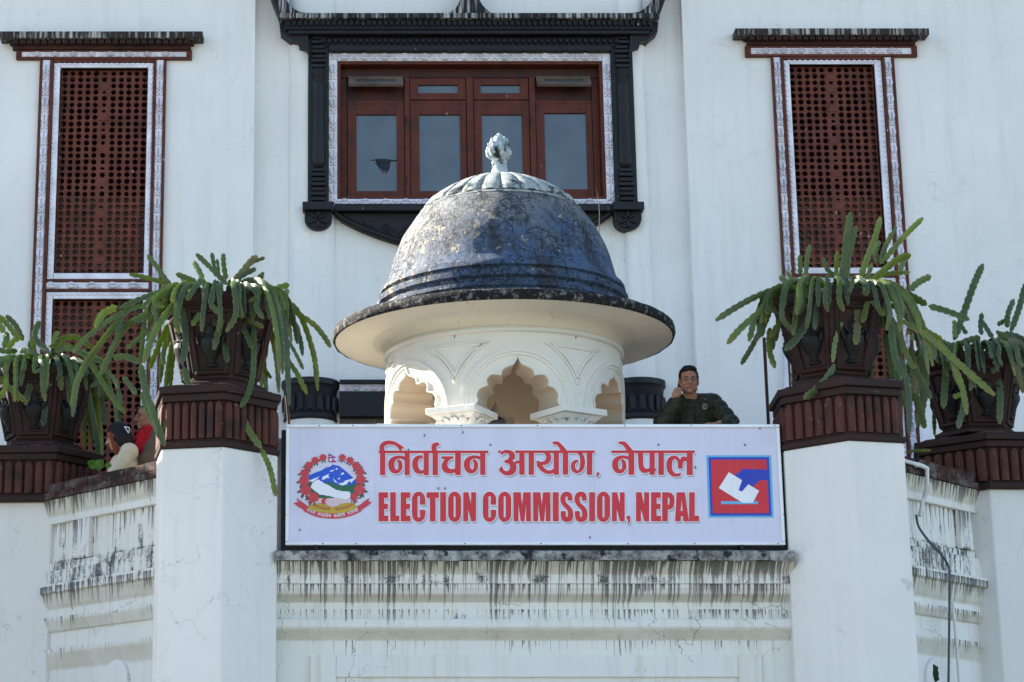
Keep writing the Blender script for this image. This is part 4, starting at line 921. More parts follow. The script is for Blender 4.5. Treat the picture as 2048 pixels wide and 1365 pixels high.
g2 = [rect(130,248,172,288), rect(395,248,1650,290), [(175,330),(172,270),(230,242,1),(290,240,1),(360,265,1),(395,315,1),(390,375,1),(350,410),(400,445,1),(418,510,1),(405,580,1),(355,630,1),(290,645,1),(220,630,1),(165,590,1),(135,552),(185,490),(215,550,1),(250,572,1),(285,565,1),(312,530,1),(308,480,1),(280,452,1),(228,445),(228,398),(270,390,1),(298,360,1),(300,320,1),(275,295,1),(230,293,1),(195,312,1)],
      rect(398,408,465,455), rect(460,262,545,632), rect(607,262,692,632),
      [(850,286),(880,330,1),(880,380,1),(850,415,1),(800,425,1),(735,403),(735,485),(775,540,1),(830,590,1),(900,618,1),(960,618,1),(1012,598),(1012,520),(970,555,1),(920,560,1),(870,535,1),(822,478),(880,475,1),(930,445,1),(960,395,1),(965,340,1),(940,286)],
      rect(1003,262,1085,632), rect(1145,262,1230,630), EM, [(1370,286),(1410,340,1),(1420,410,1),(1415,480,1),(1400,545,1),(1375,560,1),(1350,535,1),(1342,490,1),(1355,445,1),(1400,430),(1378,393),(1330,400,1),(1285,440,1),(1272,500,1),(1285,560,1),(1330,600,1),(1385,607,1),(1440,580,1),(1485,520,1),(1498,430,1),(1485,350,1),(1450,286)],
      rect(1525,262,1610,632), [(1678,585),(1725,598),(1725,625,1),(1680,670),(1662,655),(1680,630,1),(1683,610,1)]]
lettering('word_lettering', [(T_(p, 980, 870, 7.877), []) for p in g2], 'second red Devanagari word')
na3 = [((q_[0]-545)*1.083+655, (q_[1]-250)*1.083+268)+tuple(q_[2:]) for q_ in NA]
g3 = [rect(365,268,1790,315), rect(655,282,755,685), [(487,120),(535,112,1),(590,118,1),(630,148,1),(680,205,1),(742,280),(630,280),(590,215,1),(550,175,1),(515,160,1),(487,163)], na3,
      [(812,312),(820,400,1),(825,520,1),(845,600,1),(890,645,1),(950,655,1),(1022,632),(1022,560),(985,580,1),(945,572,1),(915,535,1),(908,480,1),(905,312)], rect(1015,282,1105,685), rect(1165,282,1260,687), rect(1650,282,1752,690),
      [(1652,385),(1605,370,1),(1560,385,1),(1535,430),(1510,390,1),(1460,358,1),(1400,360,1),(1340,400,1),(1308,470,1),(1305,560,1),(1330,640,1),(1390,700,1),(1460,718,1),(1540,708),(1558,640),(1500,660,1),(1450,655,1),(1410,610,1),(1398,540,1),(1405,460,1),(1430,420,1),(1460,418,1),(1490,450,1),(1500,500),(1500,580),(1582,580),(1582,500),(1600,460,1),(1652,448)]]
lettering('word_lettering', [(T_(p, 1180, 870, 8.533), []) for p in g3], 'third red Devanagari word')
def rrect(x0, y0, x1, y1, r, ry=None):
    ry = ry or r; o = []
    for cx, cy, a0 in ((x1-r, y0+ry, -90), (x1-r, y1-ry, 0), (x0+r, y1-ry, 90), (x0+r, y0+ry, 180)): o += [(cx+r*math.cos(R(a0+k*15)), cy+ry*math.sin(R(a0+k*15))) for k in range(7)]
    return o
def glyph(ch, x0, x1, y0, y1):
    w, h = x1-x0, y1-y0; s = 11.3; f = lambda *p: [(x0+a*w, y0+b*h) for a, b in p]; ov = 1.3
    if ch == 'I': return [(rect(x0, y0, x1, y1), [])]
    if ch == 'L': return [([(x0,y0),(x0+s,y0),(x0+s,y1-.2*h),(x1,y1-.2*h),(x1,y1),(x0,y1)], [])]
    if ch == 'E': return [([(x0,y0),(x1-.6,y0),(x1-.6,y0+.2*h),(x0+s,y0+.2*h),(x0+s,y0+.39*h),(x1-1,y0+.39*h),(x1-1,y0+.58*h),(x0+s,y0+.58*h),(x0+s,y1-.2*h),(x1,y1-.2*h),(x1,y1),(x0,y1)], [])]
    if ch == 'T': return [([(x0,y0),(x1,y0),(x1,y0+.2*h),((x0+x1)/2+s/2,y0+.2*h),((x0+x1)/2+s/2,y1),((x0+x1)/2-s/2,y1),((x0+x1)/2-s/2,y0+.2*h),(x0,y0+.2*h)], [])]
    if ch == 'O': return [(rrect(x0, y0-ov, x1, y1+ov, w/2, w*.62), [rrect(x0+s-.2, y0+.135*h, x1-s+.2, y1-.135*h, (w-2*s)/2+.15)])]
    if ch == 'C':
        o = rrect(x0, y0-ov, x1, y1+ov, w/2, w*.62); i = rrect(x0+s, y0+.135*h, x1-s+.6, y1-.135*h, (w-2*s)/2+.3); ya, yb = y0+.43*h, y0+.6*h
        # walk the outer edge from the lower lip round to the upper lip, then back along the slot
        lower = o[7:14]; left = o[14:28]; up = o[0:7]
        outer = [(x1, yb)]+lower+left+up+[(x1, ya)]
        inner = [(x1-s, ya)]+i[0:7][::-1]+i[14:28][::-1]+i[7:14][::-1]+[(x1-s, yb)]
        return [(outer+inner, [])]
    if ch == 'N': return [([(x0,y0),(x0+.41*w,y0),(x0+.62*w,y0+.43*h),(x0+.62*w,y0),(x1,y0),(x1,y1),(x0+.63*w,y1),(x0+.38*w,y0+.57*h),(x0+.38*w,y1),(x0,y1)], [])]
    if ch == 'M': return [(f((0,0),(.418,0),(.5,.45),(.571,0),(.979,0),(1,1),(.721,1),(.721,.34),(.632,1),(.418,1),(.286,.36),(.300,1),(.02,1)), [])]
    if ch == 'S':
        p = [(1458,245),(1452,180,1),(1430,125,1),(1365,102,1),(1300,125,1),(1266,190,1),(1272,265,1),(1310,330,1),(1365,385,1),(1383,430,1),(1385,480,1),(1368,507,1),(1352,480,1),(1350,410),(1270,410),(1273,490,1),(1300,560,1),(1370,583,1),(1440,560,1),(1468,490,1),(1460,400,1),(1420,335,1),(1365,285,1),(1345,240,1),(1348,195,1),(1365,178,1),(1382,200,1),(1382,245)]
        return [([(x0+(a-1265)/203*w, y0-ov+(b-102)/481*(h+2*ov)) for a, b in smoothpoly(p, 4)], [])]
    if ch == 'P':
        o = [(x0,y0),(x0+.55*w,y0),(x0+.8*w,y0+.04*h),(x0+.95*w,y0+.14*h),(x1,y0+.3*h),(x0+.97*w,y0+.44*h),(x0+.85*w,y0+.55*h),(x0+.6*w,y0+.6*h),(x0+s,y0+.6*h),(x0+s,y1),(x0,y1)]
        return [(o, [[(x0+.46*w,y0+.17*h),(x0+.56*w,y0+.19*h),(x0+.6*w,y0+.3*h),(x0+.56*w,y0+.42*h),(x0+.46*w,y0+.43*h)]])]
    if ch == 'A': return [(f((.12,0),(.72,0),(1,1),(.6,1),(.56,.82),(.43,.82),(.40,1),(0,1)), [f((.48,.22),(.55,.64),(.41,.64))])]
    if ch == ',': return [(f((0,0),(1,0),(1,.55),(.75,.85),(.05,1),(.4,.75),(.45,.42),(0,.4)), [])]
y0, y1 = 985, 1043.4
def K(base, k, a, b): return (base+a/k, base+b/k)
words = [[('E',757.1,776.8),('L',780.4,798.7),('E',801.3,821),('C',823.8,850.8),('T',853,877.7),('I',880.3,892),('O',896.2,922.2),('N',926.4,952)],
         [('C',965.7,992.4),('O',996.3,1022.4),('M',1026.4,1062),('M',1065.8,1101.3),('I',1105.4,1117.4),('S',1120.6,1146.4),('S',1148.9,1174.8),('I',1178.1,1190),('O',1193.8,1220),('N',1223.8,1249.4),(',',1253,1260.3)],
         [('N',1271.9,1298.2),('E',1301.9,1322),('P',1324.2,1349),('A',1349.9,1377.7),('L',1378,1398)]]
for wd, lb in zip(words, ('first red capital word', 'second red capital word', 'third red capital word')):
    gs = []
    for ch, a, b in wd: gs += glyph(ch, a, b, y0 if ch != ',' else 1032, y1 if ch != ',' else 1050)
    lettering('word_lettering', gs, lb)
# ballot logo
lg_ = dict()
def logo(name, poly, m, lay, par=None): return MB().sheet([PXZ(1060+x/3.7926, 830+y/3.7926, 0) for x, y in poly], .003-.0011*lay).build(name, S_[m], par or sign, recalc=False)
L0 = logo('ballot_logo', [(1337,307),(1829,307),(1849,780),(1354,780)], 'sky', 1)
logo('dark_border', [(1354,322),(1812,322),(1832,765),(1370,765)], 'blue', 2, L0)
logo('red_field', [(1373,341),(1796,341),(1813,747),(1386,747)], 'red', 3, L0)
logo('blue_hand', [(1797,416),(1623,411),(1555,455),(1590,585),(1690,545),(1745,497),(1802,497)], 'blue', 4, L0)
logo('slot', [(1449,656),(1729,656),(1730,678),(1449,678)], 'sky', 4, L0)
logo('ballot_paper', [(1508,436),(1608,497),(1582,572),(1606,584),(1655,528),(1737,577),(1690,668),(1612,668),(1432,556)], 'white', 5, L0)
logo('finger', [(1608,497),(1582,572),(1606,584),(1655,528),(1650,490)], 'blue', 6, L0)
# national emblem
em = MB().sheet([PXZ(570+x/8.03, 880+y/8.03, 0) for x, y in smoothpoly([(390,1050),(560,1015,1),(740,1010,1),(900,1008,1),(1090,1020,1),(1165,1080),(1050,1150,1),(880,1180,1),(700,1180,1),(520,1150,1),(360,1100,1)], 3)], .0012).build('emblem', S_['gold'], sign, recalc=False)
def eb(name, polys, m, lay):
    mb = MB()
    for k, p in enumerate(polys): mb.sheet([PXZ(570+x/8.03, 880+y/8.03, 0) for x, y in p], .0012-.0009*lay-(k % 8)*.00007)
    return mb.build(name, S_[m], em, recalc=False)
def zig(pts, amp, rnd):
    o = []
    for p, q_ in zip(pts[:-1], pts[1:]):
        n = max(1, int(math.hypot(q_[0]-p[0], q_[1]-p[1])/26))
        for i in range(n): o.append((p[0]+(q_[0]-p[0])*i/n+rnd.uniform(-amp, amp), p[1]+(q_[1]-p[1])*i/n+rnd.uniform(-amp, amp)))
    return o+[pts[-1]]
rn = random.Random(3)
eb('mountain', [[(350,590),(480,530),(590,490),(680,430),(750,393),(870,420),(960,490),(1085,600),(1170,690),(1150,730),(900,740),(640,700),(420,670)]], 'mount', 1)
eb('snow', [[(750,393),(700,420),(665,455),(720,430),(755,408)], [(590,640),(610,590),(650,575),(715,540),(690,580),(720,610),(660,615),(630,640)], [(740,490),(800,480),(760,510),(715,510)], [(805,460),(850,455),(830,490)], [(890,560),(930,520),(955,545),(915,565)], [(765,615),(850,690),(800,680)], [(840,630),(890,600),(870,640)],
             [(390,660),(470,620),(560,590),(500,640),(440,680)], [(850,705),(930,690),(970,655),(1080,625),(1180,580),(1090,660),(1070,700),(1040,660),(980,720),(920,735)]], 'white', 2)
eb('hills', [zig([(300,700),(420,670),(470,665)], 6, rn)+[(430,780),(470,820),(600,870),(780,905),(770,935),(560,940),(380,880),(290,780)], zig([(640,690),(700,668),(760,690),(840,725),(960,735),(1100,715),(1240,680)], 6, rn)+[(1200,900),(1060,870),(1040,830)]+zig([(1040,830),(900,830),(800,800),(740,760),(640,690)], 8, rn)], 'green', 2)
eb('country_map', [zig([(485,655),(540,645),(600,680),(680,720),(760,770),(830,810),(910,825),(1045,840),(1050,930),(1000,960),(860,945),(700,905),(560,880),(470,815),(415,770),(430,710),(485,655)], 7, rn)], 'white', 3)
eb('scroll', [smoothpoly([(135,1015),(215,1000),(180,940),(250,980,1),(330,1040,1),(385,1080),(390,1110,1),(560,1165,1),(765,1182,1),(980,1165,1),(1165,1100),(1150,1075),(1230,1025,1),(1290,975,1),(1358,935),(1340,990),(1398,1003),(1330,1060,1),(1235,1125,1),(1225,1150),(1080,1215,1),(900,1260,1),(700,1265,1),(500,1235,1),(300,1145),(290,1120,1),(205,1070,1)], 3)], 'rose', 3)
lv, fl_, fd = [], [], []
for cx, cy, r_, sd_ in ((610,285,56,-1),(485,330,58,-1),(385,415,66,-1),(318,535,72,-1),(305,660,80,-1),(330,808,86,-1),(455,928,84,-1),(920,285,56,1),(1045,330,58,1),(1145,415,66,1),(1200,515,72,1),(1215,640,80,1),(1195,805,86,1),(1105,920,60,1)):
    for a in ((100, 65, 135) if r_ < 60 else (80, 115, 60+60*(sd_ < 0), 165 if sd_ < 0 else 15)):
        dx, dy = math.cos(R(a)), math.sin(R(a)); l0, l1 = r_*.7, r_*1.75; w_ = r_*.2
        lv.append([(cx+dx*l0, cy+dy*l0), (cx+dx*(l0+l1)/2-dy*w_, cy+dy*(l0+l1)/2+dx*w_), (cx+dx*l1, cy+dy*l1), (cx+dx*(l0+l1)/2+dy*w_, cy+dy*(l0+l1)/2-dx*w_)])
    fl_.append([(cx+r_*(1+.13*math.cos(7*R(t)+cx))*math.cos(R(t)), cy+r_*(.95+.13*math.cos(7*R(t)+cx))*math.sin(R(t))) for t in range(0, 360, 10)])
    for t in range(3):
        a = t*120+cx; fd.append([(cx+r_*.18*math.cos(R(a)), cy+r_*.18*math.sin(R(a))), (cx+r_*.6*math.cos(R(a+14)), cy+r_*.6*math.sin(R(a+14))), (cx+r_*.6*math.cos(R(a+28)), cy+r_*.6*math.sin(R(a+28)))])
[eb('wreath_leaf', [p], 'leaf', 4+.1*(i % 5)) for i, p in enumerate(lv)]; [eb('wreath_flower', [p], 'rose', 5+.05*i) for i, p in enumerate(fl_)]; eb('flower_fold', fd, 'roseD', 6)
eb('clasped_hands', [[(520,950),(600,940),(700,940),(860,935),(1000,965),(1010,1010),(900,1030),(820,1070),(740,1080),(660,1040),(580,1020),(520,1010)]], 'skin', 4)
eb('red_cuff', [[(610,938),(680,938),(640,985),(660,1030),(595,1030),(580,985)]], 'rose', 5)
wh_ = []
for s_ in (-1, 1):
    for i in range(9):
        u = i/8; x, y = 765+s_*(40+u*330), 1125-u*u*110-10
        for sg in (-1, 1):
            a = math.atan2(-25-60*u, s_*100)+sg*.55; dx, dy = math.cos(a), math.sin(a); L = 46; wh_.append([(x, y), (x+dx*L*.5-dy*9, y+dy*L*.5+dx*9), (x+dx*L, y+dy*L), (x+dx*L*.5+dy*9, y+dy*L*.5-dx*9)])
eb('paddy_ears', wh_, 'rust', 4)
eb('pennant', [[(698,218),(828,288),(752,292),(828,360),(698,360)]], 'blue', 4); eb('pennant_field', [[(706,234),(800,286),(728,286),(812,353),(706,353)]], 'red', 5)
eb('moon_and_sun', [[(735+22*math.cos(R(t)), 323+20*math.sin(R(t))) for t in range(0, 360, 30)], [(718,262),(728,272),(740,272),(750,262),(748,276),(735,282),(720,276)]], 'white', 6)
# the motto on the scroll, letter by letter along a curve (strokes in a 10 x 10 box, head line at the top)
GL = {'ja': [[(7,0),(7,10)], [(0,5),(3,4),(4,6),(2,8),(0,7)], [(3,4),(7,5)]], 'na': [[(7,0),(7,10)], [(7,5),(2,5),(1,6.5),(2.5,8)]], 'nii': [[(5,0),(5,10)], [(5,5),(1,5),(0,6.5),(1.5,8)], [(9,0),(9,10)], [(5,0),(6,-3),(8,-3),(9,0)]],
      'nma': [[(3,5),(0,5),(0,7)], [(8,0),(8,10)], [(4,0),(4,7),(3,8),(8,7)]], 'bhuu': [[(7,0),(7,10)], [(2,0),(2,5),(0,6),(2,8),(7,7)], [(7,10),(4,12),(2,11)]], 'mi': [[(1,0),(1,10)], [(1,0),(3,-3),(7,-2),(8,0)], [(8,0),(8,10)], [(4,0),(4,7),(3,8),(8,7)]],
      'shca': [[(8,0),(8,10)], [(1,2),(3,1),(4,3),(1,6),(4,8)], [(4,4),(8,4)], [(5,6),(8,8)]], 'sva': [[(4,0),(4,10)], [(0,2),(3,3),(0,6),(3,8)], [(9,0),(9,10)], [(9,4),(6,4),(5,6),(7,8),(9,7)]], 'rgaa': [[(3,0),(3,6),(1,8),(0,6)], [(6,0),(6,10)], [(9,0),(9,10)], [(9,0),(8,-3),(10,-3)]],
      'di': [[(1,0),(1,10)], [(1,0),(3,-3),(6,-2),(7,0)], [(7,0),(7,3),(4,4),(4,7),(7,8),(8,10)]], 'pi': [[(1,0),(1,10)], [(1,0),(3,-3),(7,-2),(8,0)], [(4,0),(4,6),(8,7)], [(8,0),(8,10)]], 'ga': [[(3,0),(3,6),(1,8),(0,6)], [(7,0),(7,10)]], 'rii': [[(2,0),(4,3),(1,6),(4,10)], [(8,0),(8,10)], [(4,0),(5,-3),(7,-3),(8,0)]],
      'ya': [[(2,0),(3,3),(0,4),(3,7),(8,7)], [(8,0),(8,10)]], 'sii': [[(4,0),(4,10)], [(0,2),(3,3),(0,6),(3,8)], [(8,0),(8,10)], [(4,0),(5,-3),(7,-3),(8,0)]]}
msg = ['ja','na','nii',' ','ja','nma','bhuu','mi','shca',' ','sva','rgaa','di','pi',' ','ga','rii','ya','sii']
st = []; nL = len(msg)
for i, chv in enumerate(msg):
    if chv == ' ': continue
    u = (i+.5)/nL; ang = R(118-56*u); cx, cy = 765+870*math.cos(ang), 355+870*math.sin(ang)
    ex = Vector((math.sin(ang), -math.cos(ang))); ey = Vector((math.cos(ang), math.sin(ang))); k = 4.4
    for s_ in GL[chv]+[[(-.6,0),(10.2,0)]]:
        for (a, b), (c, d) in zip(s_[:-1], s_[1:]):
            p = Vector((cx, cy))+ex*(a-5)*k+ey*(b-5)*k; q_ = Vector((cx, cy))+ex*(c-5)*k+ey*(d-5)*k; e = (q_-p).normalized(); nn = Vector((-e.y, e.x))*3.0
            st.append([tuple(p+nn-e*2), tuple(q_+nn+e*2), tuple(q_-nn+e*2), tuple(p-nn-e*2)])
eb('motto_lettering', st, 'white', 7)

# ------------------------------------------------------------------ cacti in the planters
def stem_mat():
    k = N('cactus_skin', .36, .5); p = k.pos(); r_ = k.rnd()
    a = k.mix(r_, (.020,.034,.019), (.085,.14,.026)); q_ = k.mr(r_, .78, .86); a = k.mix(q_, a, (.20,.26,.028)); a = k.mix(k.mr(r_, .955, .965), a, (.17,.12,.055)); a = k.mix(k.mr(k.noise(p, 3.2, 3), .35, .65), a, k.mix(.5, a, (.13,.19,.05)))
    c = k.mix(k.mr(k.noise(p, 14, 5), .35, .7), a, k.mix(.55, a, (.03,.06,.02))); c = k.mix(k.m('MULTIPLY', k.mr(k.noise(p, 34, 5, .7), .62, .72), .5), c, (.30,.30,.22))
    at = k.n('Attribute'); at.attribute_name = 'edge'; ed = k.mr(at.outputs['Fac'], .62, 1.0)
    c = k.mix(k.m('MULTIPLY', ed, .6), c, k.mix(r_, (.16,.19,.09), (.22,.19,.07)))
    tp = k.n('Attribute'); tp.attribute_name = 'tip'; c = k.mix(k.m('MULTIPLY', k.m('MULTIPLY', tp.outputs['Fac'], tp.outputs['Fac']), k.mr(r_, .3, .9, .15, .9)), c, (.24,.19,.05))
    k.col(c); k.bump(k.noise(p, 60, 4), .3, .004)
    tr = k.n('BsdfTranslucent'); k.set(tr.inputs[0], k.mix(.5, c, (.40,.55,.05))); ms = k.n('MixShader'); ms.inputs[0].default_value = .34
    o = k.t.nodes['Material Output']; k.t.links.new(k.b.outputs[0], ms.inputs[1]); k.t.links.new(tr.outputs[0], ms.inputs[2]); k.t.links.new(ms.outputs[0], o.inputs['Surface']); return k.mat
M['stem'] = stem_mat()
prng = random.Random(21)
def stem_mb(pts, w):
    """three-winged scalloped stem along a curve"""
    L = sum((Vector(b)-Vector(a)).length for a, b in zip(pts[:-1], pts[1:])); n = max(12, min(80, int(L/.0095))); c = spline(pts, n); rings = []
    tw = prng.uniform(0, 2*PI); sp = prng.uniform(.040, .054); ph = prng.random()*PI; tw2 = prng.uniform(-.5, .5)
    side = prng.uniform(.25, .55)
    for i, p in enumerate(c):
        t = (c[min(i+1, n-1)]-c[max(i-1, 0)]).normalized(); view = Vector((.05, -1, -.25)).normalized()
        a = t.cross(view)
        if a.length < .1: a = t.cross(Vector((0, 0, 1)))
        a.normalize(); b = a.cross(t).normalized(); u = i/(n-1)
        env = min(1, (u+.01)/.10)**.6*min(1, (1.015-u)/.11)**.55; env = max(.10, env)
        sc = .62+.38*abs(math.sin(u*L/sp*PI+ph))**.55; r_ = w*.385*env*sc; v = w*.5*env*.17; q_ = []
        for k, (ang, rr) in enumerate(((0, r_*1.05), (55, v), (95, r_*side*1.6), (140, v), (180, r_*1.05), (270, v*.9))):
            th = R(ang)+.35*math.sin(tw+u*tw2*3); q_.append(p+a*math.cos(th)*rr-b*math.sin(th)*rr*(1 if ang != 270 else 1))
        rings.append(q_)
    return MB().loft(rings)
def stem_ob(pts, w, root):
    o = stem_mb(pts, w).build('stem', M['stem'], root, smooth=30); me = o.data
    at = me.attributes.new('edge', 'FLOAT', 'POINT'); at.data.foreach_set('value', [1.0 if i % 6 in (0, 2, 4) else 0.0 for i in range(len(me.vertices))])
    nr = len(me.vertices)//6; at = me.attributes.new('tip', 'FLOAT', 'POINT'); at.data.foreach_set('value', [max(0.0, ((i//6)/(nr-1)-.82)/.18) for i in range(len(me.vertices))])
    return o
def plant(name, label, pot, stems, bx, by, k, seed, extra):
    C0, rt = pot; C0 = Vector(C0); root = thing('cactus', label, 'cactus', (C0.x, C0.y, C0.z-.02), 'trailing cacti in the balcony planters')
    rnd = random.Random(seed)
    for s in stems:
        w, dep = s[0], s[1]; px = [(bx+x*k, by+y*k) for x, y in s[2:]]
        n = len(px); pts = []
        for i, (u, v) in enumerate(px):
            Y = C0.y+dep*(.75+.25*i/max(1, n-1))
            pts.append(PT(u, v, Y))
        mpp = (PT(px[0][0]+100, px[0][1], C0.y)-PT(px[0][0], px[0][1], C0.y)).length/100
        stem_ob(pts, w*k*mpp, root)
    for i in range(extra):                                   # more stems spilling over the sides and the back
        a = rnd.uniform(0, 2*PI) if i % 2 else rnd.uniform(.25*PI, .75*PI)
        d = Vector((math.cos(a), math.sin(a), 0)); base = C0+d*rt*.45+Vector((0, 0, -.02)); L = rnd.uniform(.3, .65); up = rnd.uniform(.03, .14)
        pts = [base, base+d*.16+Vector((0, 0, up)), base+d*(.30+.1*L)+Vector((0, 0, up*.3)), base+d*(.36+.22*L)+Vector((0, 0, -L*.5)), base+d*(.38+.25*L)+Vector((0, 0, -L))]
        if rnd.random() < .25: pts = [base, base+d*.06+Vector((0, 0, .12)), base+d*.14+Vector((0, 0, .22+.1*rnd.random()))]
        stem_ob(pts, rnd.uniform(.045, .06), root)
    for i in range(34):                                      # short stems crowding the rim
        a = 2*PI*i/34+rnd.uniform(-.15, .15); d = Vector((math.cos(a), math.sin(a), 0)); base = C0+d*rt*.4; up = rnd.uniform(.04, .09)
        stem_ob([base+Vector((0,0,-.02)), base+d*.12+Vector((0, 0, up)), base+d*.30+Vector((0, 0, up*.5)), base+d*.37+Vector((0, 0, -rnd.uniform(.05, .24)))], rnd.uniform(.045, .06), root)
    for i in range(18):                                      # stems lying over the front of the rim
        a = -PI/2+(i/17-.5)*2.6+rnd.uniform(-.1, .1); d = Vector((math.cos(a), math.sin(a), 0)); base = C0+d*rt*.55; up = rnd.uniform(.03, .10); L = rnd.choice((.10, .16, .22, .34))
        stem_ob([base+Vector((0, 0, -.02)), base+d*.14+Vector((0, 0, up)), base+d*.27+Vector((0, 0, up*.2)), base+d*.31+Vector((rnd.uniform(-.04, .04), 0, -L*.6)), base+d*.30+Vector((rnd.uniform(-.06, .06), 0, -L))], rnd.uniform(.045, .062), root)
    return root
f, s, b = -.38, -.12, .15
A = [(40,s,(900,265),(830,270),(760,290),(690,318),(615,352)), (35,b,(890,250),(850,225),(780,202),(720,187),(665,178)), (38,b,(885,245),(845,195),(815,150),(785,110),(758,78)), (38,s,(1170,232),(1110,170),(1060,120),(1010,72)),
     (40,b,(1045,205),(1020,150),(995,112)), (30,b,(1110,190),(1100,120),(1090,66)), (24,b,(1128,180),(1118,98)), (36,s,(1165,205),(1152,130),(1150,70)), (48,s,(1195,222),(1240,175),(1285,120),(1325,82)), (38,s,(1210,212),(1260,178),(1318,148)), (26,s,(1285,125),(1320,108),(1364,92)),
     (40,s,(925,178),(955,215),(955,275)), (36,s,(905,175),(960,195),(1010,214)), (44,b,(1390,265),(1440,245),(1490,232)), (38,b,(1440,285),(1490,262)), (42,f,(1220,225),(1300,208),(1370,240),(1420,310),(1455,400),(1475,520),(1480,650),(1490,855)),
     (38,b,(1440,330),(1540,385),(1620,440),(1670,500),(1703,555)), (36,b,(1430,295),(1505,335)), (32,b,(1450,350),(1510,420),(1542,470)), (36,b,(1400,470),(1470,600),(1530,690),(1582,795)), (28,b,(1480,510),(1530,600),(1562,668)),
     (46,f,(1195,240),(1160,330),(1135,430),(1100,568)), (38,f,(1262,240),(1295,320),(1302,412)), (42,f,(1202,232),(1225,330),(1245,405)), (40,f,(1035,250),(1090,290),(1112,366)), (46,f,(975,280),(938,340),(950,430),(955,540),(935,642)), (48,f,(945,275),(865,370),(795,480),(738,635)),
     (44,s,(925,262),(860,295),(800,335),(755,375)), (56,f,(768,378),(735,395),(692,422)), (42,s,(930,285),(830,360),(768,435)), (46,s,(720,395),(640,455),(580,560),(513,705)), (40,s,(760,330),(640,370),(540,430),(450,500),(373,582)), (52,s,(605,345),(530,382),(492,458)), (44,s,(640,400),(590,440),(520,530),(440,640),(390,760),(374,912)),
     (38,s,(660,350),(622,420),(598,500)), (38,b,(740,440),(730,560),(722,640)), (52,f,(725,640),(745,760),(790,900),(850,1062)), (42,f,(728,785),(765,890),(800,960),(845,1055)), (46,s,(582,608),(650,603),(722,632)), (32,s,(545,670),(590,720),(612,770)), (38,s,(632,705),(670,750),(703,798)), (34,s,(612,775),(625,850)),
     (32,s,(838,570),(843,645)), (40,b,(870,430),(820,540),(768,668)), (46,f,(945,655),(970,740),(1010,800),(1060,848)), (40,f,(1085,330),(1030,380),(988,442)), (34,f,(1112,370),(1105,442)), (40,f,(1145,470),(1172,632)), (40,f,(1215,385),(1270,490),(1300,560)), (40,f,(1305,440),(1308,560),(1302,700),(1275,800),(1238,862)), (36,f,(1245,408),(1300,425),(1357,450)),
     (46,f,(1240,868),(1265,950),(1300,1010),(1345,1072)), (40,f,(1345,1075),(1390,1180),(1422,1322)), (30,b,(1342,680),(1378,778)), (28,b,(1350,650),(1397,714)), (26,f,(900,360),(895,455)), (34,s,(760,470),(700,520),(655,560)), (34,f,(868,1045),(850,990),(860,920)), (38,b,(470,640),(520,720),(570,800),(645,893)), (36,b,(560,640),(500,620),(430,590),(330,545))]
plant('cactus', 'trailing cactus hanging over the pier and corner left of the signboard', POTS[0], A, 0, 480, .38836, 3, 14)
B = [(42,s,(665,345),(680,220),(695,100),(708,12)), (34,s,(690,330),(705,200),(737,72)), (44,s,(752,325),(790,220),(830,110),(850,34)), (38,b,(850,255),(870,180),(908,105)), (22,b,(905,115),(925,78)), (38,b,(855,250),(930,160),(990,95),(1050,38)), (34,b,(830,250),(825,195),(848,145)), (50,s,(780,362),(860,290),(930,235),(993,212)), (44,b,(940,290),(968,210)),
     (30,s,(472,305),(470,212)), (34,s,(498,335),(502,250),(518,162)), (38,b,(640,320),(600,280),(580,225)), (44,b,(985,380),(1030,340),(1088,312)), (48,s,(835,362),(930,380),(1000,410),(1068,448)), (44,s,(1075,452),(1170,480),(1268,518)), (30,b,(830,318),(890,300),(988,294)),
     (40,s,(420,350),(350,375),(250,415),(160,465),(73,522)), (42,s,(400,370),(355,395),(280,480),(190,560),(128,632)), (38,s,(360,395),(270,490),(230,620)), (36,s,(290,560),(235,660),(193,728)), (40,s,(400,370),(340,440),(310,520),(258,622)), (42,s,(450,385),(410,460),(370,540),(328,602)), (42,s,(330,555),(325,650),(352,746)), (30,b,(348,560),(342,660)),
     (34,f,(465,345),(455,450),(438,592)), (32,f,(470,325),(490,370),(512,412)), (44,f,(520,425),(512,510),(460,600),(398,662)), (42,f,(610,345),(560,420),(538,565)), (38,f,(690,380),(690,480),(640,610),(624,718)), (44,f,(700,370),(740,450),(740,560),(733,635)), (40,f,(770,378),(830,450),(862,500)), (36,f,(800,385),(785,450),(765,530)), (46,f,(640,725),(590,800),(540,850),(487,888)),
     (42,s,(835,430),(845,490),(855,560)), (46,f,(880,410),(900,560),(920,700),(965,795)), (42,s,(895,490),(950,620),(990,720),(1018,745)), (46,s,(930,410),(1020,520),(1090,620),(1102,705)), (42,b,(960,500),(1060,570),(1140,615)), (44,f,(940,515),(1080,600),(1180,690),(1280,780),(1388,874)), (36,f,(1130,620),(1190,720),(1235,840),(1256,965)), (40,s,(990,720),(1040,800),(1087,890)), (44,f,(940,690),(970,790),(985,900),(985,1055)), (38,s,(925,700),(940,840),(965,930)), (36,b,(930,800),(945,930),(938,1035)),
     (38,b,(835,590),(810,680),(805,790)), (42,b,(870,580),(895,700),(908,812)), (50,b,(1040,690),(1060,800),(1045,930),(1025,1020)), (38,b,(1010,860),(1040,950),(1058,1030)), (40,s,(730,350),(690,345),(640,350),(590,372)), (60,f,(690,352),(730,365),(772,385)), (40,b,(860,450),(960,460),(1040,520)), (46,b,(880,500),(930,600),(940,690)), (46,b,(990,640),(1010,780),(1000,900)), (22,b,(968,1143),(1020,1134),(1088,1133)), (34,s,(365,350),(405,385)), (36,s,(375,310),(410,345))]
plant('cactus', 'tallest cactus, with upright stems before the lattice window right of the signboard', POTS[1], B, 1400, 420, .42492, 5, 18)
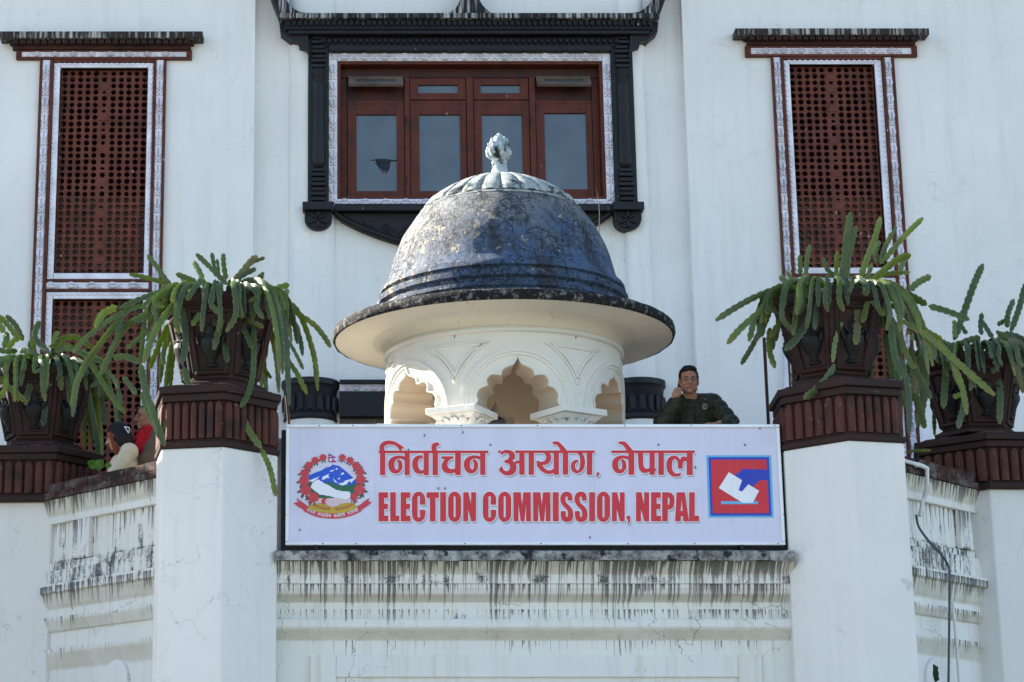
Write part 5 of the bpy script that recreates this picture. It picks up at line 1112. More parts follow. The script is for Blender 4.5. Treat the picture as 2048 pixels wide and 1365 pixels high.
Cc = [(42,s,(-60,380),(0,400),(50,450),(92,508)), (48,b,(178,520),(182,470),(205,418)), (44,b,(20,560),(35,500),(20,480)), (42,s,(40,565),(70,520),(112,500)), (42,f,(180,510),(225,555),(262,598)), (42,s,(150,560),(165,520),(178,500)), (40,b,(275,540),(285,500),(300,470)), (40,b,(290,520),(370,500),(420,515),(480,560)), (40,b,(280,570),(360,560),(450,590),(540,630)), (38,b,(250,550),(350,545),(450,610),(500,690)),
      (46,f,(185,600),(165,710),(130,852)), (46,f,(215,600),(255,690),(258,755)), (44,f,(265,585),(300,660),(318,775)), (42,f,(300,590),(345,700),(365,855)), (40,f,(350,610),(360,680),(355,760)), (44,f,(240,690),(236,780)), (40,f,(228,792),(232,860),(222,958)), (46,f,(-30,700),(0,718),(70,780),(142,838)), (40,f,(100,570),(150,575),(210,610)), (38,s,(-20,560),(30,575),(90,572)), (42,f,(230,620),(270,590),(310,600)),
      (38,b,(430,660),(440,780),(435,900)), (38,b,(440,700),(470,860),(500,1050),(510,1142)), (34,b,(470,700),(510,900),(527,1152)), (40,b,(470,700),(520,800),(545,955)), (34,b,(450,860),(445,900),(430,985)), (42,b,(480,690),(540,790),(600,850),(650,893)), (38,b,(400,640),(350,900),(345,1010)), (46,s,(20,480),(0,440),(-40,400)), (40,b,(120,520),(80,440),(30,390))]
plant('cactus', 'cactus with short pale stems at the far left edge, beside the woman in cream', POTS[2], Cc, 0, 480, .38836, 7, 14)
D = [(44,s,(1195,615),(1240,490),(1290,350),(1332,254)), (38,s,(1462,575),(1500,470),(1530,365),(1570,320)), (36,b,(1445,555),(1450,490),(1478,420)), (32,b,(1325,590),(1320,540),(1328,485)), (34,s,(1325,520),(1350,560),(1378,605)), (44,f,(1395,570),(1470,640),(1500,740),(1530,860)), (42,f,(1160,700),(1155,800),(1145,935)), (36,f,(1310,660),(1300,740),(1270,852)), (42,f,(1370,720),(1410,830),(1410,1008)), (34,f,(1250,860),(1225,870),(1192,882)), (48,f,(1245,890),(1235,950),(1212,1028)),
     (36,s,(1140,680),(1130,735)), (40,s,(1180,640),(1100,610),(985,600)), (38,s,(1120,640),(1060,650),(1000,690)), (40,s,(1230,640),(1150,680),(1060,690)), (40,f,(1180,660),(1250,620),(1320,600)), (40,f,(1270,640),(1350,640),(1420,605)), (34,f,(1420,650),(1400,690),(1380,725)), (44,s,(1200,520),(1200,600)), (30,s,(1225,540),(1255,585)), (40,f,(1380,640),(1385,700),(1380,770)), (36,f,(1260,650),(1280,720),(1275,790)), (36,b,(1110,680),(1090,740),(1060,800)), (38,b,(1060,720),(1040,820),(1050,900)), (40,f,(1430,580),(1500,600),(1560,640)), (40,f,(1450,600),(1520,720),(1560,800)), (34,b,(1400,540),(1440,520))]
plant('cactus', 'cactus with one tall single stem at the far right edge, above the white conduit', POTS[3], D, 1400, 420, .42492, 11, 14)
# ------------------------------------------------------------------ people
def capsule(bm, p0, r0, p1, r1, seg=10):
    p0, p1 = Vector(p0), Vector(p1); mb = bmesh.new()
    for p, r_ in ((p0, r0), (p1, r1)): bmesh.ops.create_icosphere(mb, subdivisions=2, radius=r_, matrix=Matrix.Translation(p))
    r = bmesh.ops.convex_hull(mb, input=mb.verts); bmesh.ops.delete(mb, geom=list({e for e in r['geom_interior'] if isinstance(e, bmesh.types.BMVert)}), context='VERTS')
    me = bpy.data.meshes.new('tmp'); mb.to_mesh(me); mb.free(); bm.from_mesh(me); bpy.data.meshes.remove(me)
def blob(name, prims, m, parent, vox, it=4, disp=None, label=None):
    """one continuous surface grown over overlapping limbs"""
    bm = bmesh.new()
    for p in prims:
        if p[0] == 'c': capsule(bm, *p[1:])
        else:
            mt = Matrix.Translation(Vector(p[1])) @ (p[3].to_4x4() if len(p) > 3 else Matrix.Identity(4)) @ Matrix.Diagonal((*p[2], 1))
            bmesh.ops.create_icosphere(bm, subdivisions=3, radius=1, matrix=mt)
    me = bpy.data.meshes.new('tmp'); bm.to_mesh(me); bm.free()
    o = bpy.data.objects.new('tmp', me); COL.objects.link(o)
    r = o.modifiers.new('r', 'REMESH'); r.mode = 'VOXEL'; r.voxel_size = vox
    s = o.modifiers.new('s', 'SMOOTH'); s.iterations = it; s.factor = .5
    dg = bpy.context.evaluated_depsgraph_get(); ev = o.evaluated_get(dg); nm = bpy.data.meshes.new_from_object(ev)
    bpy.data.objects.remove(o); bpy.data.meshes.remove(me)
    off = OFF.get(parent.name, Vector((0, 0, 0)))
    for v in nm.vertices:
        if disp: v.co += v.normal*disp(v.co)
        v.co -= off
    nm.materials.clear(); nm.materials.append(m); nm.polygons.foreach_set('use_smooth', [True]*len(nm.polygons)); nm.name = name
    ob = bpy.data.objects.new(name, nm); COL.objects.link(ob); ob.parent = parent; OFF[ob.name] = off
    if label: ob['label'] = label
    return ob
def cloth(name, c, rough=.85, weave=120, var=.3, fold=6):
    k = N(name, rough, .2); p = k.obj(); c2 = k.mix(k.mr(k.noise(p, fold, 4), .3, .7), tuple(x*(1-var) for x in c), c)
    k.col(c2); k.bump(k.m('ADD', k.m('MULTIPLY', k.noise(p, fold*3, 3), .8), k.m('MULTIPLY', k.noise(p, weave, 2), .25)), .5, .012); return k.mat
def skin(name, c):
    k = N(name, .68, .22); p = k.obj(); k.col(k.mix(k.mr(k.noise(p, 18, 4), .3, .7), c, tuple(x*y for x, y in zip(c, (.9, .82, .8))))); k.b.inputs['Subsurface Weight'].default_value = .12
    k.b.inputs['Subsurface Radius'].default_value = (.01, .004, .002); k.bump(k.noise(p, 220, 2), .12, .002); return k.mat
def hairm(name, c):
    k = N(name, .6, .25); p = k.obj(); k.col(k.mix(k.noise(k.scl(p, (90,90,12)), 1, 3), tuple(x*.5 for x in c), tuple(x*1.6 for x in c))); k.bump(k.noise(k.scl(p, (160,160,20)), 1, 3), .6, .006); return k.mat
M['skin_a'] = skin('warm_skin', (.40,.21,.14)); M['skin_b'] = skin('brown_skin', (.27,.135,.085)); M['skin_c'] = skin('fair_skin', (.45,.26,.18))
M['hair'] = hairm('black_hair', (.006,.0055,.006)); M['hair_sunlit'] = hairm('sunlit_red_hair', (.17,.035,.012))  # the red paints sunlight into the colour of a dark front lock
M['jacket'] = cloth('olive_jacket', (.034,.032,.017), .5, 160, .4, 14); M['tee'] = cloth('black_cotton', (.012,.012,.013)); M['trousers'] = cloth('dark_trousers', (.02,.021,.026))
M['cream_knit'] = cloth('cream_knit', (.62,.54,.38), .9, 90, .15); M['scarf'] = cloth('red_scarf', (.50,.012,.02), .85, 110, .35, 10); M['shawl'] = cloth('brown_shawl', (.15,.10,.065), .9, 70, .4, 8); M['shirt'] = cloth('grey_shirt', (.24,.24,.29))
M['eye'] = simple('eye_dark', (.01,.008,.007), .2, .5, 0, 5, 0); M['lip'] = simple('lip', (.26,.085,.07), .5, .3, .1, 20, 0); M['tika'] = simple('tika_red', (.5,.01,.01), .7, .2, 0, 5, 0)
M['phone'] = simple('phone_black', (.008,.008,.01), .25, .5, 0, 5, 0); M['steel'] = simple('glasses_metal', (.25,.24,.22), .3, .5, .1, 9, 0, .8)
def head(c, yaw, nod, s, roll=0.0):
    """local frame: face towards -y; returns transform and skin / hair pieces"""
    Rm = Matrix.Rotation(yaw, 3, 'Z') @ Matrix.Rotation(nod, 3, 'X') @ Matrix.Rotation(roll, 3, 'Y')
    T = lambda x, y, z: Vector(c)+Rm @ (Vector((x, y, z))*s)
    E = lambda x, y, z, a, b_, d: ('e', T(x, y, z), (a*s, b_*s, d*s), Rm)
    Cc_ = lambda p, r0, q_, r1: ('c', T(*p), r0*s, T(*q_), r1*s)
    sk = [E(0, .012, .035, .076, .095, .088), E(0, -.018, -.045, .064, .070, .066), E(0, -.066, -.093, .028, .024, .022), E(-.034, -.058, -.022, .030, .030, .032), E(.034, -.058, -.022, .030, .030, .032),
          Cc_((0, -.088, .012), .009, (0, -.110, -.028), .0145), E(-.015, -.097, -.032, .011, .012, .009), E(.015, -.097, -.032, .011, .012, .009), Cc_((-.044, -.078, .026), .011, (.044, -.078, .026), .011),
          E(-.080, .012, -.005, .011, .022, .033), E(.080, .012, -.005, .011, .022, .033), E(0, -.086, -.060, .026, .013, .008), E(0, -.083, -.072, .022, .013, .008), E(-.055, -.01, -.055, .02, .04, .035), E(.055, -.01, -.055, .02, .04, .035)]
    hr = [E(0, .028, .062, .083, .094, .078), E(0, .055, .01, .078, .066, .085), E(-.070, .012, .040, .016, .044, .040), E(.070, .012, .040, .016, .044, .040), E(0, -.035, .112, .058, .045, .022), E(.02, -.055, .100, .045, .028, .018)]
    return T, E, Cc_, sk, hr
def face(T, E, Cc_, parent, s, squint=.6):
    for sg in (-1, 1):
        blob('eye', [E(sg*.033, -.083, .000, .012, .006, .0052*squint)], M['eye'], parent, .0022, 1)
        blob('eyebrow', [Cc_((sg*.016, -.091, .022), .0042, (sg*.036, -.090, .029), .0042), Cc_((sg*.036, -.090, .029), .0042, (sg*.055, -.076, .022), .003)], M['hair'], parent, .0025, 1)
    blob('lips', [E(0, -.0945, -.0595, .022, .006, .0042), E(0, -.0925, -.069, .018, .006, .0045)], M['lip'], parent, .0022, 1)
def legs(P, f, hip=.93):
    x, y = P; o = []
    for sg in (-1, 1):
        o += [('c', (x+sg*.09, y, f+hip-.04), .088, (x+sg*.095, y-.01, f+.50), .062), ('c', (x+sg*.095, y-.01, f+.50), .058, (x+sg*.1, y+.01, f+.09), .042), ('c', (x+sg*.1, y+.02, f+.045), .042, (x+sg*.105, y-.15, f+.03), .034)]
    return o
# the man on the telephone
def Pm(x, y, Y): return PT(1250+x/6.206, 700+y/6.206, Y)
hc = Pm(790, 392, .70); man = thing('person', 'man in dark olive jacket and glasses, phoning behind the right end of the signboard', 'person', (hc.x+.04, .78, FLOOR))
T, E, Cc_, sk, hr = head(hc, R(-4), R(3), .90, R(2))
sh_l, sh_r = Pm(680, 690, .80), Pm(1085, 680, .80); el_l, el_r = Pm(455, 930, .60), Pm(1300, 905, .62); wr = Pm(622, 628, .60); nk = Pm(850, 600, .76)
hand_r = Pm(1165, 925, .40)
px_, py_ = hc.x+.04, .80
body = sk+[('c', T(0, .02, -.07), .050, (nk.x, nk.y+.02, nk.z-.06), .058), ('c', sh_l, .06, sh_r, .06), ('e', (px_, py_, sh_l.z-.14), (.155, .10, .19)), ('e', (px_, py_, FLOOR+1.0), (.15, .105, .17)),
    ('c', sh_l, .052, el_l, .042), ('c', el_l, .042, wr, .026), ('c', sh_r, .052, el_r, .042), ('c', el_r, .042, hand_r, .028)]+legs((px_, py_), FLOOR)
pc = Pm(632, 580, .585); body += [('c', wr, .026, pc, .028), ('e', pc, (.026, .022, .042))]
for pts, r_ in ((((598,545),(618,492),(650,472),(688,478)), .0088), (((592,566),(612,516),(650,498),(698,503)), .0092), (((590,588),(610,545),(648,526),(696,531)), .0088), (((598,606),(622,574),(650,558),(688,560)), .0076)):
    ys_ = (.575, .560, .558, .568); P3 = [Pm(u, v, Y) for (u, v), Y in zip(pts, ys_)]
    for i in range(3): body.append(('c', P3[i], r_*(1-.08*i), P3[i+1], r_*(1-.08*(i+1))))
th_ = [Pm(645, 610, .60), Pm(668, 560, .625), Pm(664, 490, .640)]
body += [('c', th_[0], .012, th_[1], .0105), ('c', th_[1], .0105, th_[2], .009)]
h2 = hand_r                                                  # the other hand rests on the parapet behind the sign
body.append(('e', h2+Vector((-.03, -.02, -.005)), (.045, .035, .016)))
for i in range(4):
    a = h2+Vector((-.06, -.045+.02*i, -.005)); m_ = a+Vector((-.035+.004*abs(i-1.4), -.004, .004)); body += [('c', a, .0088, m_, .008), ('c', m_, .008, m_+Vector((-.025, -.003, -.012)), .007)]
body += [('c', h2+Vector((-.01, -.05, -.005)), .011, h2+Vector((-.045, -.085, -.008)), .0085)]
bd = blob('body', body, M['skin_a'], man, .0050, 3)
face(T, E, Cc_, man, .9, .55)
blob('hair', hr+[E(-.03, -.060, .098, .03, .022, .022)], M['hair'], man, .0045, 2, lambda c: .006*mnoise.noise(Vector((c.x*150, c.y*60, c.z*60))))
blob('tika', [E(0, -.094, .045, .0045, .003, .007)], M['tika'], man, .002, 1)
gm = MB()
for sg in (-1, 1):
    gm.tube([T(sg*.034+.023*math.cos(a*PI/8), -.100+.006*abs(math.cos(a*PI/8))*(1 if sg*math.cos(a*PI/8) > 0 else 0), -.002+.0165*math.sin(a*PI/8)) for a in range(17)], .0016*.9, 6); gm.tube([T(sg*.057, -.094, .003), T(sg*.078, -.04, .006), T(sg*.082, .01, .008)], .0016, 6)
gm.tube([T(-.011, -.1, .002), T(0, -.103, .005), T(.011, -.1, .002)], .0016, 6); gm.build('glasses', M['steel'], man, smooth=60)
quilt = lambda c: .014*abs(math.sin((c.z)*PI/.075))**.7+.006*mnoise.noise(c*26)
jk = [('c', sh_l+Vector((.02, 0, -.015)), .098, sh_r+Vector((-.02, 0, -.015)), .098), ('e', (px_, py_, sh_l.z-.14), (.195, .145, .21)), ('e', (px_, py_, sh_l.z-.36), (.19, .145, .22)), ('e', (px_, py_, FLOOR+.98), (.20, .145, .14)),
      ('c', sh_l, .080, el_l, .064), ('c', el_l, .062, wr+Vector((0, .005, -.02)), .047), ('c', sh_r, .082, el_r, .068), ('c', el_r, .066, hand_r+Vector((.06, .03, 0)), .05)]
blob('jacket', jk, M['jacket'], man, .009, 3, quilt)
col_ = []
ring_ = [(nk.x+.085*math.sin(a)+.0, nk.y+.03-.085*math.cos(a), nk.z-.035+.045*(1-math.cos(a))*.5+.012*math.sin(a)) for a in [R(25+k*31) for k in range(11)]]
for p, q_ in zip(ring_[:-1], ring_[1:]): col_ += [('c', p, .026, q_, .026), ('c', (p[0], p[1], p[2]-.035), .028, (q_[0], q_[1], q_[2]-.035), .028)]
blob('collar', col_, M['jacket'], man, .007, 3)
blob('undershirt', [('c', (nk.x, nk.y+.02, nk.z-.055), .068, (nk.x+.01, nk.y-.01, nk.z-.10), .082)], M['tee'], man, .008, 2)
blob('trousers', [(p[0], p[1], p[2]+.018, p[3], p[4]+.018) for p in legs((px_, py_), FLOOR)[:2]+legs((px_, py_), FLOOR)[3:5]]+[('e', (px_, py_, FLOOR+.92), (.19, .135, .14))], M['trousers'], man, .012, 3)
lp = Pm(990, 705, .615); bg_ = MB()
for r_ in (.0205, .013): bg_.tube([(lp.x+r_*math.cos(a*PI/10), lp.y+.012*math.cos(a*PI/10)**2*0, lp.z+r_*math.sin(a*PI/10)) for a in range(21)], .0025, 6)
bg_.ell((lp.x, lp.y, lp.z), (.006, .002, .004), 8, 5)
bg_.build('badge', M['steel'], man, smooth=60)
zp = MB(); zp.tube([Pm(860, 690, .645), Pm(868, 760, .628), Pm(872, 850, .625), Pm(874, 990, .63)], .004, 6); zp.build('zip', M['tee'], man)
MB().ell(Pm(997, 612, .665), (.006, .004, .006), 8, 5).build('snap', M['steel'], man, smooth=180)
ph_a, ph_b = Pm(668, 438, .612), Pm(650, 622, .588); e1 = (ph_b-ph_a).normalized(); e2 = Vector((.45, .85, .1)); e2 = (e2-e1*e2.dot(e1)).normalized(); e3 = e1.cross(e2); phn = MB()
vs = [tuple((ph_a+ph_b)/2+e1*(a*.072)+e2*(b_*.034+.018)+e3*(c_*.0045)) for a in (-1, 1) for b_ in (-1, 1) for c_ in (-1, 1)]
phn.add(vs, [(0,1,3,2),(4,5,7,6),(0,1,5,4),(2,3,7,6),(0,2,6,4),(1,3,7,5)])
tag(phn.build('mobile_phone', M['phone'], bevel=.003), "dark mobile phone held to the man's ear", 'phone')
# three people behind the left bay
def Pl(x, y, Y): return PT(150+x/7.585, 780+y/7.585, Y)
def plain_body(sk, T, P, sh_z, sw, f, yaw, lean=(0, 0)):
    d = Vector((math.sin(yaw), -math.cos(yaw), 0)); sd_ = Vector((math.cos(yaw), math.sin(yaw), 0)); c = Vector((P[0], P[1], 0)); top = Vector((c.x+lean[0], c.y+lean[1], sh_z))
    a, b_ = top-sd_*sw, top+sd_*sw; el = [q_+d*.13+sg*sd_*.04+Vector((0, 0, -.22)) for q_, sg in ((a, -1), (b_, 1))]; ha = [q_+d*.17-sg*sd_*.03+Vector((0, 0, -.13)) for q_, sg in zip(el, (-1, 1))]
    o = sk+[('c', T(0, .025, -.07), .046, top+Vector((0, 0, -.01)), .055), ('c', a, .052, b_, .052), ('e', top+Vector((0, 0, -.17)), (.14, .12, .2)), ('e', (c.x+lean[0]*.4, c.y+lean[1]*.4, f+1.0), (.15, .13, .2))]+legs(P, f, .9)
    for s0, e0, h0 in zip((a, b_), el, ha):
        o += [('c', s0, .05, e0, .038), ('c', e0, .038, h0, .026), ('c', h0, .028, h0+d*.05, .026)]
        for i in range(4): o.append(('c', h0+d*.06+sd_*(i-1.5)*.017, .009, h0+d*(.12-.006*abs(i-1.5))+sd_*(i-1.5)*.018+Vector((0, 0, -.015)), .007))
        o.append(('c', h0+d*.03+sd_*.03, .010, h0+d*.08+sd_*.045, .008))
    return o, a, b_, el, ha, top, d, sd_
# woman in cream, head bent
Y = 1.86; hc = Pl(640, 725, Y); yw = R(-80); w1 = thing('person', 'woman with long dark hair and cream jumper, leaning over the left parapet', 'person', (hc.x+.05, Y, FLOOR))
T, E, Cc_, sk, hr = head(hc, yw, R(16), .86)
body, a, b_, el, ha, top, d, sd_ = plain_body(sk, T, (hc.x+.14, Y+.02), Pl(720, 985, Y).z, .15, FLOOR, yw, (-.05, 0))
blob('body', body, M['skin_c'], w1, .0065, 3); face(T, E, Cc_, w1, .86)
blob('hair', hr[:4]+[E(.02, .07, -.04, .092, .075, .13), E(.0, .085, -.13, .088, .06, .13), E(0, .03, .065, .092, .105, .085), E(.07, .02, -.02, .03, .06, .09)], M['hair'], w1, .007, 3, lambda c: .004*mnoise.noise(c*60))
blob('hair_lock', [Cc_((-.078, -.03, .02), .022, (-.082, -.035, -.10), .026), Cc_((-.082, -.035, -.10), .026, (-.07, -.03, -.22), .022), Cc_((.05, -.06, .05), .02, (.06, -.05, -.15), .024)], M['hair_sunlit'], w1, .006, 3, lambda c: .004*mnoise.noise(c*80), label='front lock of hair coloured red to look sunlit')
blob('jumper', [('c', a, .078, b_, .078), ('e', top+Vector((0, 0, -.17)), (.17, .165, .22)), ('e', top+Vector((.03, 0, -.40)), (.17, .165, .24))]+[x for s0, e0, h0 in zip((a, b_), el, ha) for x in (('c', s0, .072, e0, .062), ('c', e0, .06, h0, .042))], M['cream_knit'], w1, .011, 3, lambda c: .006*mnoise.noise(c*16))
blob('skirt', [('c', (hc.x+.13, Y+.02, FLOOR+.95), .16, (hc.x+.13, Y+.02, FLOOR+.25), .22)], M['trousers'], w1, .016, 3)
p1 = [Pl(750, 560, Y-.09), Pl(812, 655, Y-.10), Pl(828, 600, Y-.10), Pl(822, 575, Y-.09), Pl(750, 560, Y-.09)]
MB().tube(p1, .004, 6).build('hair_clip', M['alu'], w1)
# woman in red scarf
Y = 1.98; hc = Pl(1085, 425, Y); yw = R(-62); w2 = thing('person', 'woman in red scarf and brown shawl, standing between the woman in cream and the pier', 'person', (hc.x+.03, Y+.03, FLOOR))
T, E, Cc_, sk, hr = head(hc, yw, R(2), .93)
body, a, b_, el, ha, top, d, sd_ = plain_body(sk, T, (hc.x+.05, Y+.05), Pl(1090, 760, Y).z, .16, FLOOR, yw)
blob('body', body, M['skin_b'], w2, .0065, 3); face(T, E, Cc_, w2, .93)
blob('hair', hr[:4]+[E(0, .075, -.02, .06, .05, .07), E(-.05, -.03, .085, .04, .05, .03)], M['hair'], w2, .007, 3, lambda c: .003*mnoise.noise(c*60))
blob('shawl', [('c', a+Vector((0, 0, .0)), .088, b_, .088), ('e', top+Vector((0, 0, -.2)), (.205, .19, .24)), ('e', top+Vector((0, 0, -.5)), (.22, .2, .3)), ('c', top+sd_*-.13+Vector((0,0,.06)), .05, top+sd_*-.15+Vector((0,0,-.1)), .08)]+[('c', s0, .08, e0, .08) for s0, e0 in zip((a, b_), el)], M['shawl'], w2, .012, 3, lambda c: .010*math.sin(c.x*70+c.y*40)*.5)
rg_ = [top+Vector((0, 0, .075+.025*math.sin(k*PI/6+.8)))+d*(.082*math.cos(k*PI/6)+.01)+sd_*(.082*math.sin(k*PI/6)) for k in range(13)]
sf = []
for p, q_ in zip(rg_[:-1], rg_[1:]): sf += [('c', p, .036, q_, .036), ('c', p+Vector((0, 0, -.05))+d*.02, .042, q_+Vector((0, 0, -.05))+d*.02, .042)]
sf += [('c', top+d*.12+sd_*.05+Vector((0, 0, .03)), .05, top+d*.19+sd_*.06+Vector((0, 0, -.2)), .06), ('c', top+d*.19+sd_*.06+Vector((0, 0, -.2)), .06, top+d*.22+sd_*.05+Vector((0, 0, -.48)), .06), ('c', top+sd_*.12+d*.03+Vector((0,0,.02)), .05, top+d*.16+sd_*.10+Vector((0,0,-.14)), .055)]
blob('scarf', sf, M['scarf'], w2, .009, 2, lambda c: .006*math.sin(c.z*95+c.x*60))
blob('skirt', [('c', (hc.x+.05, Y+.05, FLOOR+.95), .17, (hc.x+.05, Y+.05, FLOOR+.2), .22)], M['trousers'], w2, .016, 3)
# man half hidden by the pier
Y = 2.25; hc = Pl(1372, 345, Y); yw = R(-86); m2 = thing('person', 'man in grey shirt seen in profile, half hidden by the left pier', 'person', (hc.x+.02, Y, FLOOR))
T, E, Cc_, sk, hr = head(hc, yw, R(2), .97)
body, a, b_, el, ha, top, d, sd_ = plain_body(sk, T, (hc.x+.03, Y+.02), Pl(1390, 720, Y).z, .18, FLOOR, yw)
blob('body', body, M['skin_b'], m2, .0065, 3); face(T, E, Cc_, m2, .97)
blob('hair', hr, M['hair'], m2, .007, 3, lambda c: .003*mnoise.noise(c*60))
blob('stubble', [E(0, -.068, -.094, .026, .0235, .020), E(0, -.0905, -.048, .02, .008, .004)], M['hair'], m2, .004, 2)
blob('shirt', [('c', a, .078, b_, .078), ('e', top+Vector((0, 0, -.17)), (.18, .17, .23)), ('e', top+Vector((0, 0, -.43)), (.18, .17, .25))]+[x for s0, e0, h0 in zip((a, b_), el, ha) for x in (('c', s0, .07, e0, .058), ('c', e0, .056, h0, .042))], M['shirt'], m2, .012, 3, lambda c: .005*mnoise.noise(c*16))
blob('trousers', [(p[0], p[1], p[2]+.018, p[3], p[4]+.018) for p in legs((hc.x+.03, Y+.02), FLOOR, .9)[:2]+legs((hc.x+.03, Y+.02), FLOOR, .9)[3:5]]+[('e', (hc.x+.03, Y+.02, FLOOR+.92), (.18, .14, .14))], M['trousers'], m2, .014, 3)
# ------------------------------------------------------------------ the crow, modelled solid in place of a reflection in the window
Y = 3.9; cv = lambda u, v, dy=0: PT(u, v, Y+dy); c0 = cv(764, 322)
M['crow'] = simple('black_feathers', (.010,.010,.012), .45, .4, .2, 30, .3)
crow = thing('crow', 'black crow in flight with lowered wings before the leftmost window pane', 'bird', tuple(c0))
blob('body', [('c', cv(752, 320.5), .013, cv(757, 321), .016), ('c', cv(757, 321), .017, cv(768, 322.5), .024), ('c', cv(768, 322.5), .024, cv(781, 322), .012)], M['crow'], crow, .004, 2)
MB().loft([[cv(749, 319, -.008), cv(749, 319, .008), cv(749, 322.3)], [cv(740, 321.7, -.001), cv(740, 321.7, .001), cv(740, 322.2)]]).build('beak', M['crow'], crow)
tl = MB()
for k in range(4): tl.loft([[cv(779, 320.5+k*.5, -.02+.012*k), cv(779, 321.5+k*.5, -.02+.012*k), cv(779, 321+k*.5, -.01+.012*k)], [cv(795, 319.6+k*.9, -.03+.02*k), cv(795, 320.8+k*.9, -.03+.02*k), cv(795, 320.2+k*.9, -.018+.02*k)]])
tl.build('tail', M['crow'], crow)
for sg in (-1, 1):
    wg = MB(); root = [(755, 322), (759, 322), (763, 322), (767, 322.5), (772, 322.5), (777, 322)]; tipp = [(754, 333), (758, 340), (762.5, 345.5), (767.5, 349.5), (772.5, 350), (776.5, 345)]
    for (u0, v0), (u1, v1) in zip(root, tipp):
        dy0, dy1 = sg*.02, sg*(.16 if sg > 0 else .10)
        if sg > 0: u1 += .8; v1 = v0+(v1-v0)*.5
        um, vm, dm_ = u0*.55+u1*.45, v0*.55+v1*.45, dy0*.3+dy1*.7
        rr = [[cv(u0-3.6, v0, dy0), cv(u0, v0-.3, dy0-.004), cv(u0+3.6, v0, dy0), cv(u0, v0+.3, dy0+.004)], [cv(um-3.4, vm, dm_), cv(um, vm-.3, dm_-.004), cv(um+3.4, vm, dm_), cv(um, vm+.3, dm_+.004)], [cv(u1-1.2, v1-3, dy1), cv(u1, v1-3, dy1-.003), cv(u1+1.2, v1-3, dy1), cv(u1, v1-3, dy1+.003)], [cv(u1-.3, v1, dy1), cv(u1, v1, dy1-.001), cv(u1+.3, v1, dy1), cv(u1, v1, dy1+.001)]]
        wg.loft(rr)
    wg.build('wing', M['crow'], crow, smooth=60)
# ------------------------------------------------------------------ poles, pipes, small growth
M['pole'] = painted('rusty_pole', (.06,.028,.018), wear=.2); M['pvc'] = simple('white_pvc', (.62,.63,.62), .5, .4, .12, 7, .1); M['cable'] = simple('grey_cable', (.07,.08,.09), .55, .4, .2, 7, .1)
def pole(label, pts, r_, bot):
    p = [PT(*q_) for q_ in pts]; p = [Vector((p[-1].x+.01, p[-1].y, bot))]+p[::-1]
    o = MB().tube(p, r_, 10).build('flag_pole', M['pole'], smooth=60); return tag(o, label, 'pole', 'thin poles standing on the terrace')
pole('thin rusty pole rising between the phoning man and the right planter', [(1528, 676, .95), (1537, 848, .95)], .013, FLOOR)
pole('thin rusty pole just left of the left black capital', [(573, 792, .8), (578, 850, .8)], .012, FLOOR)
def along(pts, bayv, off): return [on_plane(u, v, bayv[0], bayv[1], off) for u, v in pts]
o = MB(); o.tube(along([(1798, 917), (1812, 923), (1826, 927), (1838, 930)], RB, .03), .016, 8); o.build('conduit_pipe', M['pvc'], smooth=60)
pz = bpy.data.objects['conduit_pipe']; tag(pz, 'white plastic conduit elbowing over the brick coping, right of the signboard', 'pipe')
MB().tube(along([(1836, 929.5), (1846, 933), (1855, 938)], RB, .032), .0175, 8).build('elbow', M['pvc'], pz, smooth=60)
MB().tube(along([(1854, 937), (1854.5, 965), (1853, 976)], RB, .032)+along([(1848, 996), (1839, 1032)], RB, -.03), .016, 8).build('drop_pipe', M['pvc'], pz, smooth=60)
MB().tube(along([(1834, 926), (1834, 934)], RB, .034), .021, 8).build('socket', M['pvc'], pz, smooth=60)
cb = MB(); cb.tube(spline(along([(1832, 1030), (1838, 1055)], RB, -.06)+along([(1858, 1083), (1880, 1106), (1896, 1130), (1899, 1150), (1899, 1200), (1898, 1290), (1897, 1370), (1896, 1500)], RB, .015), 60), .0095, 8)
tag(cb.build('grey_cable', M['cable'], smooth=60), 'thick dark grey cable hanging down the right bay from the conduit', 'cable')
cb = MB(); cb.tube(along([(1905, 1205), (1909, 1240), (1914, 1300), (1919, 1370), (1926, 1480)], RB, .012), .013, 8)
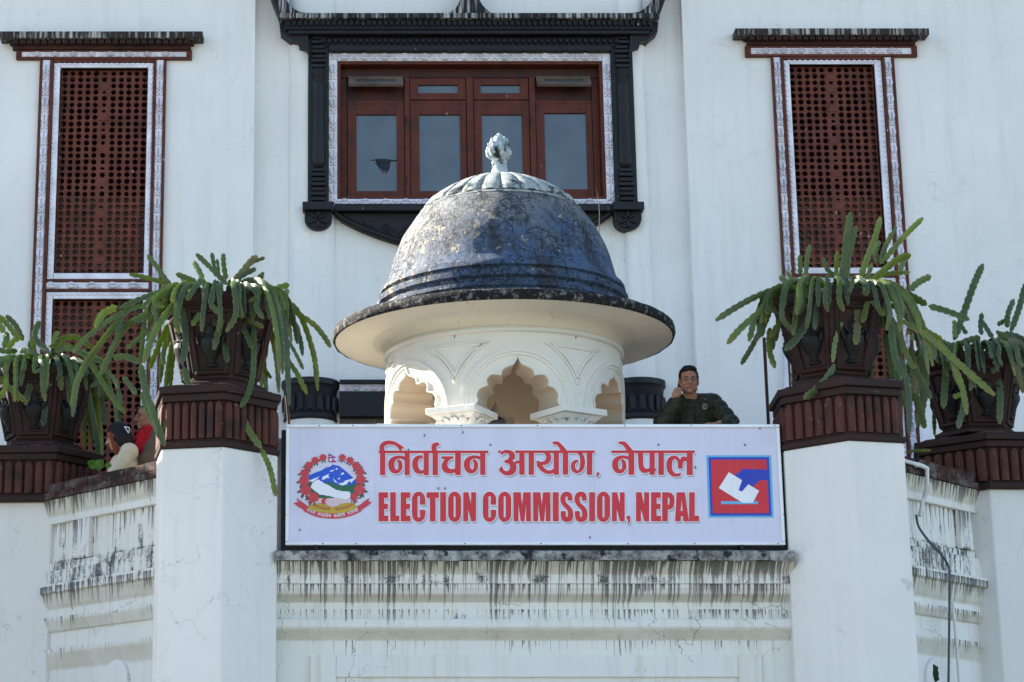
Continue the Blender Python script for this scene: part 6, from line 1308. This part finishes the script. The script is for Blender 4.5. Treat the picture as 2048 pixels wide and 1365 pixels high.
tag(cb.build('drain_pipe', M['pvc'], smooth=60), 'slim white pipe beside the dark cable, low on the right bay', 'pipe')
M['weed'] = N('weed_leaf', .6).mat; kk = M['weed'].node_tree.nodes['Principled BSDF']; kk.inputs['Base Color'].default_value = (.06, .16, .025, 1)
def weed(name, label, c, n, sz, seed, cat='plant', spread=.05):
    rnd = random.Random(seed); t = thing(name, label, cat, tuple(c)); c = Vector(c)
    for i in range(n):
        d = Vector((rnd.uniform(-1, 1), rnd.uniform(-1, .3), rnd.uniform(.1, 1))).normalized(); p = c+Vector((rnd.uniform(-1, 1), rnd.uniform(-.5, .5), rnd.uniform(0, .8)))*spread; s_ = sz*rnd.uniform(.6, 1.1); e = d.cross(Vector((0, 1, .3))).normalized()
        rr = []
        for u, w_ in ((0, .08), (.25, .32), (.55, .38), (.85, .2), (1, .02)):
            m_ = p+d*s_*u+Vector((0, 0, -s_*.25*u*u)); rr.append([m_-e*s_*w_, m_+Vector((0, -.004, .006)), m_+e*s_*w_, m_+Vector((0, .002, -.001))])
        MB().loft(rr).build('leaf', M['weed'], t, smooth=60)
    return t
weed('weed', 'small leafy weed behind the brick coping, beside the woman in cream', PT(198, 940, 1.35), 9, .09, 2, spread=.06)
weed('weed', 'tiny green sprout on the streaked wall under the signboard', PT(954, 1152, .015), 6, .03, 5, spread=.012)
c = on_plane(1866, 1347, RB[0], RB[1], -.10); M['moss'] = lichen('dark_moss', (.012,.022,.008), (.035,.06,.02), 30)
tag(MB().ell(c, (.045, .03, .075), 14, 10).build('moss_tuft', M['moss'], smooth=180), 'dark clump of moss low on the right bay', 'moss')
mt = bpy.data.objects['moss_tuft'].data
for v in mt.vertices: v.co += v.normal*.018*mnoise.noise(v.co*40)
st_ = MB(); st_.tube(spline([PT(1198, 470, 1.5), PT(1199, 430, 1.5), PT(1196, 395, 1.5), PT(1190, 372, 1.5)], 12), [.004*(1-i/14) for i in range(12)], 6)
tag(st_.build('dry_stalk', M['vent'], smooth=60), 'thin dry stalk growing from the right side of the dome', 'plant')
